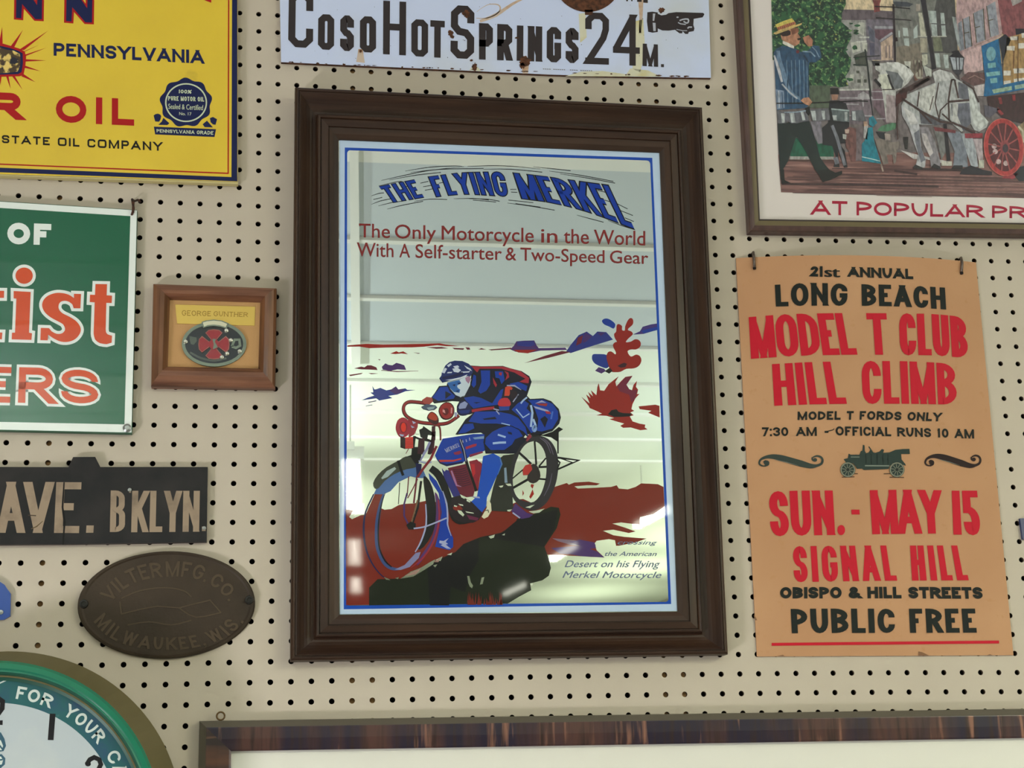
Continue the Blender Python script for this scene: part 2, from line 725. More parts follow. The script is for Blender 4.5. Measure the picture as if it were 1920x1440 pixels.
# ================================================================== THE ROOM
m_board = mat('painted_hardboard', (194, 182, 166), rough=.55, spec=.3, var=((184, 172, 156), 3.0, .35, .75), bump=(420, .06))
m_hole = mat('raw_hardboard', (74, 58, 44), rough=.9)
m_dark = mat('dark_cavity', (26, 23, 20), rough=.95)
m_stud = mat('rough_pine', (196, 150, 100), rough=.8, var=((150, 105, 64), 30, .4, .7, (3, 3, .3)))
m_ceil_grey = mat('grey_ceiling_panel', (200, 208, 214), rough=.8)
m_ceil = mat('white_ceiling_panel', (232, 238, 228), rough=.8)
m_white = mat('white_paint', (238, 238, 234), rough=.5)
m_plaster = mat('plaster', (160, 155, 145), rough=.8)
m_floor = mat('concrete_floor', (120, 116, 110), rough=.5, var=((100, 96, 90), 2.5, .35, .7))

CXP = (-0.02342, 0.33565, 0.32097, -0.38773, -0.51712, -0.30861, 0.15813, 0.03005, 0.23433, 0.08052)
CYP = (-0.01878, 0.26876, 0.43648, -0.21546, -0.25153, -0.51543, 0.02182, 0.1625, -0.00783, 0.15016)


def hole(i, j):
    """place of a peg hole: the sheets have moved and bowed a little, so the rows are not dead even"""
    a, b = min(max(i, -15), 43) / 20, min(max(j, -7), 37) / 20
    e = (1, a, b, a * a, a * b, b * b, a ** 3, a * a * b, a * b * b, b ** 3)
    return (i + sum(p * q for p, q in zip(CXP, e)), j + sum(p * q for p, q in zip(CYP, e)))


I0, I1, J0, J1 = -28, 54, -14, 48
M = Mesh()
NH = 16
V = []
F = []
FM = []
idx = {}


def vert(key, p):
    if key not in idx:
        idx[key] = len(V)
        V.append(p)
    return idx[key]


for i in range(I0, I1 + 1):
    for j in range(J0, J1 + 1):
        hx, hy = hole(i, j)
        ringv, sq, deep = [], [], []
        for q in range(NH):
            t = 2 * math.pi * q / NH
            c, s = math.cos(t), math.sin(t)
            r = .140
            ringv.append(vert((i, j, q, 'r'), wall(hx + r * c, hy + r * s)))
            deep.append(vert((i, j, q, 'd'), wall(hx + r * c, hy + r * s, -.0052)))
            k = .5 / max(abs(c), abs(s))
            gi, gj = i + k * c, j + k * s
            sq.append(vert((round(gi * 1e4), round(gj * 1e4)), wall(*hole(gi, gj))))
        for q in range(NH):
            w = (q + 1) % NH
            F.append((sq[q], sq[w], ringv[w], ringv[q])); FM.append(0)
            F.append((ringv[q], ringv[w], deep[w], deep[q])); FM.append(1)
# plain board around the perforated field
bl, br = hole(I0 - .5, 10)[0] * IN, hole(I1 + .5, 10)[0] * IN
zt, zb = CAMZ + (CY - hole(10, J0 - .5)[1]) * IN, CAMZ + (CY - hole(10, J1 + .5)[1]) * IN
M.add(V, F, m_board)
M.m = FM[:]
M.mi(m_hole)
for (x0, x1, z0, z1) in ((ROOM_L, bl, 0, ROOM_H), (br, ROOM_R, 0, ROOM_H), (bl, br, 0, zb), (bl, br, zt, ROOM_H)):
    M.face([(x0, 0, z0), (x1, 0, z0), (x1, 0, z1), (x0, 0, z1)], m_board)
struct(M.build('wall_back'))

M = Mesh()
box(M, ((ROOM_L + ROOM_R) / 2, .11, ROOM_H / 2), (ROOM_R - ROOM_L, .02, ROOM_H), m_dark)
struct(M.build('trim_1'))
for n, i in enumerate((-11.1, 4.55, 20.55)):
    hx, _ = hole(i, 20)
    M = Mesh()
    box(M, (hx * IN, .0262, ROOM_H / 2), (1.75 * IN, .0380, ROOM_H - .02), m_stud)
    struct(M.build('trim_%d' % (n + 2)))

M = Mesh()
box(M, ((ROOM_L + ROOM_R) / 2, ROOM_B / 2 + .06, -.05), (ROOM_R - ROOM_L + .2, -ROOM_B + .14, .1), m_floor)
struct(M.build('floor'))

# left wall with the low shop window
wy0, wy1, wz0, wz1 = -2.15, -1.35, .03, .66
M = Mesh()
for (y0, y1, z0, z1) in ((ROOM_B, wy0, 0, ROOM_H), (wy1, .0, 0, ROOM_H), (wy0, wy1, 0, wz0), (wy0, wy1, wz1, ROOM_H)):
    box(M, (ROOM_L - .05, (y0 + y1) / 2, (z0 + z1) / 2), (.1, y1 - y0, z1 - z0), m_plaster)
struct(M.build('wall_left'))
M = Mesh()
for (y, z, sy, sz) in ((wy0 + .03, (wz0 + wz1) / 2, .06, wz1 - wz0), (wy1 - .03, (wz0 + wz1) / 2, .06, wz1 - wz0),
                       ((wy0 + wy1) / 2, wz0 + .03, wy1 - wy0 - .12, .06), ((wy0 + wy1) / 2, wz1 - .03, wy1 - wy0 - .12, .06)):
    box(M, (ROOM_L - .05, y, z), (.06, sy, sz), m_white)
win = struct(M.build('window_1'))
M = Mesh()
box(M, (ROOM_L - .06, (wy0 + wy1) / 2, (wz0 + wz1) / 2), (.006, wy1 - wy0 - .12, wz1 - wz0 - .12), glass_mat('window_glass'))
M.build('pane', win)

# right wall with its window
M = Mesh()
vy0, vy1, vz0, vz1 = -2.9, -1.7, .9, 2.0
for (y0, y1, z0, z1) in ((ROOM_B, vy0, 0, ROOM_H), (vy1, .0, 0, ROOM_H), (vy0, vy1, 0, vz0), (vy0, vy1, vz1, ROOM_H)):
    box(M, (ROOM_R + .05, (y0 + y1) / 2, (z0 + z1) / 2), (.1, y1 - y0, z1 - z0), m_plaster)
struct(M.build('wall_right'))
M = Mesh()
for (y, z, sy, sz) in ((vy0 + .03, (vz0 + vz1) / 2, .06, vz1 - vz0), (vy1 - .03, (vz0 + vz1) / 2, .06, vz1 - vz0),
                       ((vy0 + vy1) / 2, vz0 + .03, vy1 - vy0 - .12, .06), ((vy0 + vy1) / 2, vz1 - .03, vy1 - vy0 - .12, .06)):
    box(M, (ROOM_R + .05, y, z), (.06, sy, sz), m_white)
win = struct(M.build('window_2'))
M = Mesh()
box(M, (ROOM_R + .06, (vy0 + vy1) / 2, (vz0 + vz1) / 2), (.006, vy1 - vy0 - .12, vz1 - vz0 - .12), glass_mat('window_glass'))
M.build('pane', win)
M = Mesh()
box(M, ((ROOM_L + ROOM_R) / 2, ROOM_B - .05, ROOM_H / 2), (ROOM_R - ROOM_L + .2, .1, ROOM_H), m_plaster)
struct(M.build('wall_front'))

# ------------------------------------------------------------------ what the mirror sees
MIRD = 0.012                     # silvered face, metres off the pegboard at the foot of the mirror
LEAN = 0.012 / 0.70              # the mirror hangs tipped: its top stands off the wall
ZFOOT = at(950, 1240, 0).z


def mirror_hit(px, py, z):
    """point of the plane at height z seen at a pixel through the mirror (mirror parallel to the wall)"""
    p = Lean(MIRD, LEAN, ZFOOT).pt((px, py), 0)
    r = ray(px, py)
    n = Vector((0, 1, LEAN)).normalized()
    q = r - n * (2 * r.dot(n))
    return p + q * ((z - p.z) / q.z)


# ceiling of panels between white battens that run along the wall
ys = [0.0]
b0 = mirror_hit(900, 312, ROOM_H).y
b2 = mirror_hit(900, 560, ROOM_H).y
step = (b0 - b2) / 2
yb = [b0 - step * k for k in range(int((b0 - ROOM_B) / step) + 1)]
M = Mesh()
edges = [0.1] + yb + [ROOM_B - .1]
for k in range(len(edges) - 1):
    y0, y1 = edges[k], edges[k + 1]
    mm = m_white if k == 0 else (m_ceil_grey if k < 4 else m_ceil)
    box(M, ((ROOM_L + ROOM_R) / 2, (y0 + y1) / 2, ROOM_H + .03), (ROOM_R - ROOM_L + .2, y0 - y1, .06), mm)
struct(M.build('ceiling'))
for k, y in enumerate(yb[1:8]):
    M = Mesh()
    box(M, ((ROOM_L + ROOM_R) / 2, y, ROOM_H - .006), (ROOM_R - ROOM_L - .02, .035, .011), m_white)
    struct(M.build('trim_%d' % (k + 5)))

# white cable duct under the ceiling, seen as the pale upright band at the mirror's left edge
zd = ROOM_H - .016
a, b = mirror_hit(655, 268, zd), mirror_hit(659, 690, zd)
a2, b2_ = mirror_hit(672, 268, zd), mirror_hit(676, 690, zd)
M = Mesh()
M.add([a, a2, b2_, b] + [Vector((p.x, p.y, ROOM_H - .0005)) for p in (a, a2, b2_, b)],
      [(0, 1, 2, 3), (4, 7, 6, 5), (0, 4, 5, 1), (1, 5, 6, 2), (2, 6, 7, 3), (3, 7, 4, 0)], m_white)
o = M.build('cable_duct')
tag(o, 'white ceiling cable duct reflected as a pale upright band in the mirror', 'cable duct')

# bare fluorescent tubes on battens
m_tube = glow('lit_tube', TUBE_C, TUBE_E)
m_cap = mat('tube_cap', (170, 170, 165), rough=.4, metal=.6)


def fixture(tubes, label):
    zt_ = ROOM_H - .30
    ends = [(mirror_hit(*p, zt_), mirror_hit(*q, zt_)) for p, q in tubes]
    mid = sum((p + q for p, q in ends), Vector()) / (2 * len(ends))
    f = thing('fluorescent_light', (mid.x, mid.y, ROOM_H), label, 'ceiling light', 'fluorescent lights seen in the mirror')
    c0 = sum((p for p, q in ends), Vector()) / len(ends)
    c1 = sum((q for p, q in ends), Vector()) / len(ends)
    d = (c1 - c0).normalized()
    sx = Vector((d.y, -d.x, 0))
    w = .018
    M = Mesh()
    pts = [c0 - d * .04 - sx * w, c0 - d * .04 + sx * w, c1 + d * .04 + sx * w, c1 + d * .04 - sx * w]
    M.add([Vector((p.x, p.y, zt_ + .012)) for p in pts] + [Vector((p.x, p.y, zt_ + .045)) for p in pts],
          [(0, 1, 2, 3), (4, 7, 6, 5), (0, 4, 5, 1), (1, 5, 6, 2), (2, 6, 7, 3), (3, 7, 4, 0)], m_white)
    for p, q in ((c0 - d * .02, 1), (c1 + d * .02, 1)):
        box(M, (p.x, p.y, zt_ + .002), (.05 + .06 * (len(ends) - 1), .02, .05), m_white)
    M.build('housing', f)
    for p in (c0 + d * .1, c1 - d * .1):
        M = Mesh()
        tube(M, [(p.x, p.y, zt_ + .04), (p.x, p.y, ROOM_H)], .003, m_cap, 6)
        M.build('hanger', f)
    for p, q in ends:
        M = Mesh()
        tube(M, [p, q], .019, m_tube, 10)
        M.build('tube', f, smooth=True)


fixture([((647.5, 852), (654, 954)), ((664.5, 852), (668.5, 954))], 'twin tube ceiling light reflected highest at the left edge of the mirror')
fixture([((657, 1004), (659.5, 1054)), ((669.5, 1004), (671, 1054))], 'twin tube ceiling light, midmost of three reflected at the left mirror edge')
fixture([((661, 1077), (662.5, 1107)), ((671.5, 1077), (672.5, 1107))], 'twin tube ceiling light reflected lowest at the left edge of the mirror')
fixture([((1262, 950), (1196, 983))], 'single tube ceiling light reflected large at the right edge of the mirror')
fixture([((1088, 1018), (1038, 1046))], 'single tube ceiling light reflected slanting just left of the mirror caption')
fixture([((991, 1093), (948, 1113))], 'single tube ceiling light reflected slanting at the bottom of the mirror')


# ================================================================== YELLOW OIL SIGN
navy, red, black = ink((10, 22, 72), .2), ink((168, 10, 14), .2), ink((28, 26, 26))
m_yellow = mat('yellow_enamel', (222, 190, 48), rough=.4, coat=.15, var=[((210, 177, 42), 7, .45, .8), ((180, 150, 40), 14, .70, .78)])
m_cream = mat('cream_enamel', (196, 182, 130), rough=.5)
D = .012
S = Surf(D)
t = thing('oil_sign', at(200, 160, 0), 'yellow tin sign with navy border and red lettering in the upper left corner', 'sign')
M = Mesh()
slab(M, P('-330,-420 446,-420 446.3,345 -330,318'), .0004, D - .002, m_cream)
slab(M, P('-330,-420 445,-420 445,340.5 -330,316'), D - .002, D, m_yellow, m_cream)
M.build('panel', t, bevel=.0012)
M = Mesh()
poly(M, S, P('436.6,-420 445,-420 444.8,340 434,332'), navy)
poly(M, S, P('-330,301 0,314.4 434,332 444.8,340 0,323 -330,309.5'), navy)
M.build('border', t)['label'] = 'navy blue outer border'
M = Mesh()
line(M, S, P('430,-420 427.8,325 0,307.7 -330,294'), 2.4, red)
M.build('border', t)['label'] = 'thin red inner line'
N1 = '26,36.5 43.5,38 44.8,16.5 64.5,39 82,39.8 83.5,-60 68,-60 66.5,1 44,-32 44.5,-60 27.5,-60'
N2 = '30,33.5 40,34.3 41.5,7.5 66,35.8 78.5,36.2 80,-60 71.5,-60 69.5,9.5 40.5,-32 41,-60 31,-60'
for k in (-1, 0, 1):
    M = Mesh()
    poly(M, S, [(x + 94 * k, y + 6 * k) for x, y in P(N1)], red, 1)
    poly(M, S, [(x + 94 * k, y + 6 * k) for x, y in P(N2)], navy, 2)
    if k >= 0:
        M.build('lettering', t)['label'] = 'large navy letter N outlined in red'
M = Mesh()
poly(M, S, P('382,-8 382.7,0 396,5.2 397,-8'), red, 1)
M.build('lettering', t)['label'] = 'cut off foot of a red letter'
M = Mesh()
text(M, S, 'R', '-17.5,172.5 38.5,175', '-17.5,223 38.5,225', red, t=.27, rad=.24)
M.build('lettering', t)['label'] = 'red letter R'
M = Mesh()
text(M, S, 'OIL', '105,178.5 251.5,186', '104.5,229 251.5,235.7', red, t=.235, gap=.36)
M.build('lettering', t)['label'] = 'red lettering'
z = (0, 0, 560 / 1920)
M = Mesh()
text(M, S, 'PENNSYLVANIA', '345,275 1312,324', '345,358 1312,410', navy, t=.22, gap=.13, z=z, rad=.25)
M.build('lettering', t)['label'] = 'navy line of capitals'
M = Mesh()
text(M, S, 'STATE OIL COMPANY', '12,868 1042,914', '12,919 1042,970', black, t=.21, gap=.28, sp=.75, z=z, rad=.2)
M.build('lettering', t)['label'] = 'black bottom line of capitals'
# burst
M = Mesh()
m_mott = mat('mottled_print', (226, 196, 110), rough=.5, var=[((70, 52, 30), 95, .44, .52), ((24, 24, 40), 60, .55, .6)])
poly(M, S, P('-40,100 -30,78 0,80 20,86 36,91 46.7,96.7 49,107 47.5,124 44,141 36,143 0,144 -30,142'), red, 1)
for b, tip in (('-2,83 5,81', '4,50'), ('19,88 27,88', '43,56'), ('36,93 45,94', '91,57'), ('43,97 48,96', '74,84'), ('46,106 48,102', '87,89.5'),
               ('46,115.5 47,111', '87,113.3'), ('45,127 47,123', '76.4,133.6'), ('40,143 44.5,139', '66.5,154'), ('22,142 28,143', '42.5,168.6'),
               ('11,142 16,143', '20,167'), ('-2,142 3,143', '1,160')):
    poly(M, S, P(b) + P(tip), red, 1)
poly(M, S, P('-40,100 -28,84 0,86 19,90 36,96 42.5,100 43,118 40.5,135 34,139 0,140 -30,138'), navy, 2)
poly(M, S, P('-38,102 -26,90 0,89 12,93 26,95 37,101 38.5,112 37,126 33,134 22,136 0,137.5 -28,135'), m_mott, 3)
M.build('burst_emblem', t)['label'] = 'red sunburst emblem with a mottled cream middle'
# seal
z = (270, 130, 160 / 1646)
M = Mesh()
m_pale = ink((196, 205, 175))
sc = []
for q in range(90):
    a = 2 * math.pi * q / 90
    r = 478 + 24 * math.cos(9 * (a + .2))
    sc.append((810 + r * 1.02 * math.cos(a), 640 + r * .96 * math.sin(a)))
sc = [(z[0] + x * z[2], z[1] + y * z[2]) for x, y in sc]
poly(M, S, sc, navy, 1)
line(M, S, [(z[0] + x * z[2], z[1] + y * z[2]) for x, y in ell(812, 642, 392, 362, 48)], 2.6, m_pale, 2, closed=True)
poly(M, S, P('185,890 225,862 270,855 315,872 332,905 320,965 290,1010 215,1005', z), navy)
poly(M, S, P('375,935 490,1040 450,1075 275,1070 340,1010', z), navy)
poly(M, S, P('1270,940 1330,918 1410,962 1380,1070 1330,1062 1285,1020', z), navy)
poly(M, S, P('1215,990 1330,1120 1170,1115 1130,1060', z), navy)
poly(M, S, P('190,1105 1390,1155 1360,1305 215,1255', z), navy)
text(M, S, '100%', '668,390 915,398', '665,460 912,470', m_pale, t=.24, gap=.16, z=z)
text(M, S, 'PURE MOTOR OIL', '465,515 1155,535', '465,600 1160,622', m_pale, t=.2, gap=.12, sp=.7, z=z)
roman(M, S, 'Sealed & Certified', '470,665 1140,690', '470,760 1135,788', m_pale, bold=.01, z=z)
roman(M, S, 'No. 17', '680,825 915,832', '680,882 915,889', m_pale, bold=.012, z=z)
text(M, S, 'PENNSYLVANIA GRADE', '240,1152 1340,1192', '245,1216 1335,1262', m_pale, t=.2, gap=.14, sp=.6, z=z)
M.build('seal_emblem', t)['label'] = 'navy scalloped seal with ribbons'

# ================================================================== GREEN SIGN
green = mat('green_enamel', (0, 88, 56), rough=.25, coat=.35, spec=.3)
gwhite, orange = ink((226, 232, 228), .6, .3), ink((204, 70, 14), .4, .3)
D = .011
S = Surf(D)
t = thing('green_sign', at(120, 600, 0), 'green enamel sign with white border and big orange lettering at the left edge', 'sign')
OUT = P('-400,353 0,378 256.7,394.4 246.5,811 0,805.5 -400,796')
M = Mesh()
slab(M, P('-400,352 0,377 257.2,393.6 247,812.5 0,807 -400,797.5'), .0004, D - .0005, mat('green_edge', (20, 84, 58), rough=.4))
slab(M, OUT, D - .0005, D, gwhite)
M.build('panel', t)
M = Mesh()
poly(M, S, P('-400,365 0,389.8 244.4,405.2 233.3,795.7 0,791 -400,783'), green)
M.build('field', t)['label'] = 'green field inside the white border'
z = (0, 360, 560 / 1920)
M = Mesh()
text(M, S, 'OF', '48,195 330,206', '46,335 326,341', gwhite, t=.29, gap=.17, z=z, rad=9, k=3)
M.build('lettering', t)['label'] = 'white lettering'
z = (0, 480, .125)
M = Mesh()
sh = []
sh.append(ell(362, 295, 130, 122, 28))
sh.append(P('205,525 460,540 435,1150 480,1160 472,1258 175,1250 180,1150 225,1150 245,640 205,635'))
sh.append(P('-120,520 62,523 60,628 -20,628 -120,600'))
sh.append(P('-200,1143 35,1148 28,1250 -200,1245'))
s_ = (P('1110,567 1215,570 1205,785 1105,783') + smooth(P('1085,725 1040,690 980,672 915,685 880,735 885,800 940,860 1050,915 1150,985 1208,1075 1200,1160 1130,1245 1030,1285 920,1285 820,1245 722,1180'), 3, False)
      + P('715,1265 605,1262 612,1078 735,1082') + smooth(P('775,1130 850,1167 930,1160 975,1105 950,1030 880,985 760,920 670,840 632,750 650,665 720,595 830,556 930,556 1030,580 1110,632'), 3, False))
sh.append(s_)
sh.append(P('1432,420 1605,423 1600,590 1680,595 1675,705 1595,703 1585,1100') + smooth(P('1590,1140 1615,1175 1680,1195'), 2, False)
          + P('1675,1300') + smooth(P('1600,1322 1500,1308 1425,1250 1405,1160'), 2, False) + P('1420,695 1345,690 1350,580 1425,583'))
for p in sh:
    p = [(z[0] + x * z[2], z[1] + y * z[2]) for x, y in p]
    line(M, S, p, 11.2, gwhite, 2, closed=True)
    poly(M, S, p, orange, 4)
M.build('lettering', t)['label'] = 'big orange slab lettering outlined in white'
z = (0, 360, 560 / 1920)
M = Mesh()
for g, mm, k in ((.075, gwhite, 2), (0, orange, 4)):
    text(M, S, 'E', '-60,1122 74,1126', '-64,1352 64,1355', mm, t=.17, z=z, grow=g, k=k)
    text(M, S, 'R', '124,1126 338,1132', '115,1354 345,1362', mm, t=.2, z=z, grow=g, k=k, rad=.32)
    text(M, S, 'S', '398,1136 628,1150', '392,1352 632,1364', mm, t=.19, z=z, grow=g, k=k)
M.build('lettering', t)['label'] = 'orange capitals outlined in white'
m_rust = mat('rusty_iron', (86, 48, 32), rough=.8, var=((40, 28, 24), 200, .4, .6))
m_nail = mat('zinc', (150, 152, 150), rough=.35, metal=.8)
M = Mesh()
p = at(238.5, 803, D)
lathe(M, p.x, p.z, [(.0055, D), (.0055, D + .002), (.003, D + .0035), (0, D + .0036)], m_nail, 14)
M.build('bolt', t, smooth=True)
M = Mesh()
h = wall(*hole(-7, 8))
a = at(249.5, 397, D)
tube(M, [h + Vector((0, .004, .0)), h + Vector((-.003, -.008, -.001)), h + Vector((-.008, -.014, -.006)), a + Vector((0, -.002, 0)), a + Vector((0, .004, -.002))], .0016, m_rust, 8)
tube(M, [h + Vector((-.009, .0, .001)), h + Vector((-.010, -.012, -.002)), a + Vector((.001, -.004, .003)), a + Vector((-.001, -.0015, -.004)), a + Vector((-.002, .002, -.004))], .0016, m_rust, 8)
tag(M.build('wire_hook', smooth=True), 'twist of rusty wire holding up the green sign at its top right corner', 'wire hook')

# ================================================================== FRAMED FIRE PLAQUE
z = (280, 530, 250 / 1800)
oakh = mat('oak_rail', (128, 84, 62), rough=.45, coat=.2, var=((86, 50, 34), 60, .4, .65, (.12, 1, 1.6)))
oakv = mat('oak_stile', (122, 80, 52), rough=.45, coat=.2, var=((80, 48, 26), 60, .4, .65, (1.6, 1, .12)))
D = .022
t = thing('framed_plaque', at(400, 630, 0), 'small oak framed plaque with brass name plate and oval fire badge', 'plaque')
OU = [at(*p, .016) for p in P('50,8 1722,68 1702,1420 20,1392', z)]
INN = [at(*p, .010) for p in P('280,235 1495,270 1470,1155 250,1130', z)]
M = Mesh()
moulding(M, OU, INN, [(0, .0004), (0, .012), (.05, .016), (.18, .019), (.45, .0215), (.7, .0205), (.86, .016), (.95, .0125), (1, .009)], (oakh, oakv))
M.build('frame', t)
M = Mesh()
slab(M, P('270,225 1505,260 1480,1165 240,1140', z), .0006, .0095, mat('tan_leather', (186, 142, 92), rough=.6, bump=(900, .15)))
M.build('backing', t)
m_brass = mat('brass', (202, 170, 88), rough=.38, metal=.7, spec=.5)
S = Surf(.0105)
M = Mesh()
slab(M, P('350,295 1430,325 1420,580 375,552', z), .0095, .0105, m_brass)
text(M, S, 'GEORGE GUNTHER', '440,372 1332,402', '440,444 1328,462', ink((140, 112, 50)), t=.12, gap=.2, serif=(.14, .07), z=z, sp=.5, k=1)
M.build('name_plate', t)['label'] = 'brass name plate with engraved capitals'
m_pew = mat('pewter', (112, 120, 108), rough=.3, metal=.7)
bl_en = ink((16, 18, 18), .8, .2)
rd_en = ink((146, 26, 34), .7, .25)
M = Mesh()


def zz(p):
    return [(z[0] + x * z[2], z[1] + y * z[2]) for x, y in p]


slab(M, zz(ell(875, 828, 436, 304, 48)), .0095, .0125, m_pew)
S = Surf(.0125)
poly(M, S, zz(ell(875, 828, 392, 262, 48)), bl_en, 1)
bann = P('705,530 760,510 870,498 980,510 1075,550 1040,625 960,595 870,585 790,592 725,612', z)
slab(M, bann, .0095, .0138, m_pew)
poly(M, Surf(.0138), P('722,538 775,522 870,512 970,522 1050,556 1030,602 950,575 870,566 790,572 740,595', z), ink((206, 204, 178), .4), 1)
# cross of four flared arms
for a in range(4):
    pts = [(-30, 60), (-110, 160), (-70, 198), (0, 206), (70, 198), (110, 160), (30, 60)]
    c, s = (1, 0, -1, 0)[a], (0, 1, 0, -1)[a]
    slab(M, zz([(872 + x * c - y * s, 832 + (x * s + y * c) * .96) for x, y in pts]), .0125, .0137, rd_en, m_pew)
    line(M, Surf(.0137), zz([(872 + x * c - y * s, 832 + (x * s + y * c) * .96) for x, y in pts]), 1.6, ink((150, 90, 80), .5), 1, closed=True)
slab(M, zz(ell(872, 832, 72, 70, 20)), .0125, .0141, rd_en, m_pew)
poly(M, Surf(.0141), P('850,760 900,760 885,800 925,870 860,900 870,830', z), m_pew, 1)
# side emblems
line(M, S, P('1115,860 1150,770 1215,770 1225,850 1170,880 1115,860', z), 4.5, m_pew, 2)
poly(M, S, P('540,720 640,740 640,790 600,840 560,830 545,780', z), ink((84, 92, 84), .4), 2)
line(M, S, P('550,940 700,1020 880,1050 1040,1020', z), 4, ink((84, 90, 84), .4), 2, sm=3)
for c in ((1100, 780), (1220, 930), (1050, 960), (980, 1010), (1040, 650), (490, 800)):
    p = at(z[0] + c[0] * z[2], z[1] + c[1] * z[2], .0125)
    lathe(M, p.x, p.z, [(.0032, .0125), (.0026, .0142), (.0012, .0148), (0, .015)], mat('polished_metal', (225, 225, 215), rough=.12, metal=.9), 10)
M.build('badge', t)['label'] = 'oval pewter badge with a red enamel cross'

# ================================================================== BLACK STREET SIGN
z = (0, 700, 560 / 1920)
m_bk = mat('black_paint', (30, 29, 31), rough=.55, spec=.25, var=((46, 42, 42), 20, .4, .75), bump=(160, .25))
m_bk2 = mat('scuffed_black_edge', (64, 54, 52), rough=.7)
m_tan = mat('worn_tan_paint', (152, 132, 112), rough=.7, var=((112, 96, 82), 40, .5, .8))
D = .009
S = Surf(D)
t = thing('street_sign', at(200, 945, 0), 'long black street sign with tan lettering, below the green sign', 'sign')
M = Mesh()
slab(M, P('-1200,596 -400,600 440,603 470,538 612,537 645,602 1335,602 1328,1084 430,1098 -1200,1110', z), .0004, D, m_bk, m_bk2)
LBM = M
M = Mesh()
text(M, S, 'A', '-15,697 158,697', '-15,1025 158,1026', m_tan, t=.15, ax=1.12, z=z)
text(M, S, 'V', '155,698 346,698', '155,1026 330,1026', m_tan, t=.15, ax=1.15, z=z)
text(M, S, 'E', '362,699 524,700', '347,1026 508,1027', m_tan, t=.14, ax=1.2, z=z)
poly(M, S, P('556,978 603,978 600,1025 553,1025', z), m_tan)
text(M, S, 'B', '712,753 806,753', '706,1020 803,1020', m_tan, t=.12, ax=1.2, z=z, rad=.13)
poly(M, S, P('826,742 846,742 842,768 830,768', z), m_tan)
text(M, S, 'KLYN', '850,755 1285,755', '843,1022 1280,1018', m_tan, t=.135, gap=.04, ax=1.1, z=z)
poly(M, S, P('1298,985 1322,985 1322,1014 1298,1014', z), m_tan)
M.build('lettering', t)['label'] = 'worn tan lettering'
M = LBM
line(M, S, P('412,700 402,860 415,960 405,1100', z), [2.5, 3.5, 4, 2], ink((26, 24, 24)), 3)
line(M, S, P('200,1000 235,985 275,950', z), [1.5, 2.2, 1], ink((92, 74, 48)), 3)
line(M, S, P('180,912 232,915', z), 2, ink((70, 58, 48)), 3)
M.build('board', t)
for q in ((834, 750), (1312, 996)):
    M = Mesh()
    p = at(z[0] + q[0] * z[2], z[1] + q[1] * z[2], D)
    lathe(M, p.x, p.z, [(.0026, D), (.0024, D + .0016), (0, D + .002)], m_nail, 10)
    M.build('screw', t, smooth=True)

# ================================================================== OVAL CAST NAME PLATE
z = (0, 1020, 560 / 1920)
m_cast = mat('bronze_cast_iron', (62, 49, 36), rough=.6, metal=.2, var=((44, 33, 22), 14, .35, .75), bump=(260, .3))
t = thing('oval_nameplate', at(311.8, 1133.8, 0), 'oval dark cast metal plate with raised lettering, below the black street sign', 'plate')
EC, ER, RO = (1069, 391), (571, 345), -2.2


def ov(k, d, n=72):
    return [at(z[0] + x * z[2], z[1] + y * z[2], d) for x, y in ell(EC[0], EC[1], ER[0] * k, ER[1] * k, n, rot=RO)]


M = Mesh()
prof = [(1.0, .0005), (1.0, .005), (.985, .0075), (.955, .0082), (.94, .0072), (.93, .0068), (.6, .0085), (.25, .0095), (.0, .0098)]
prev = None
for k, d in prof:
    r_ = [Vector((p.x, -d, p.z)) for p in ov(max(k, .001), .006)]
    if prev:
        for q in range(72):
            w = (q + 1) % 72
            M.face([prev[q], prev[w], r_[w], r_[q]], m_cast)
    prev = r_
M.build('plate', t, smooth=True)


class Dome(Surf):
    def __init__(self, h):
        self.h = h

    def pt(self, p, k):
        x, y = (p[0] - (z[0] + EC[0] * z[2])) / (ER[0] * z[2]), (p[1] - (z[1] + EC[1] * z[2])) / (ER[1] * z[2])
        r = min(math.hypot(x, y), 1)
        d = .0098 - .0030 * r / .93 if r < .93 else .0068
        return at(p[0], p[1], d + self.h)


m_castl = mat('bronze_cast_letter', (76, 61, 46), rough=.5, metal=.3)


def raised(builder):
    """ink built on the dome, given real height"""
    A = Mesh()
    builder(A, Dome(.0012))
    n = len(A.v)
    base = [Vector((p.x, p.y + .0016, p.z)) for p in A.v]
    faces = [list(f) for f in A.f]
    A.v += base
    for f in faces:
        for q in range(len(f)):
            w = (q + 1) % len(f)
            A.f.append([f[q], f[w], f[w] + n, f[q] + n])
            A.m.append(0)
    return A


A = raised(lambda A, S_: text(A, S_, 'VILTER MFG. CO.', '640,318 760,200 900,135 1100,110 1280,130 1430,205 1540,322', '715,372 800,290 920,232 1100,208 1260,226 1380,280 1470,368', m_castl, t=.17, gap=.2, z=z))
A.build('lettering', t)['label'] = 'raised lettering along the upper rim'
A = raised(lambda A, S_: text(A, S_, 'MILWAUKEE, WIS.', '670,440 770,532 900,582 1060,600 1230,588 1390,540 1490,450', '600,500 700,600 860,660 1060,680 1270,664 1460,596 1570,500', m_castl, t=.17, gap=.2, z=z))
A.build('lettering', t)['label'] = 'raised lettering along the lower rim'


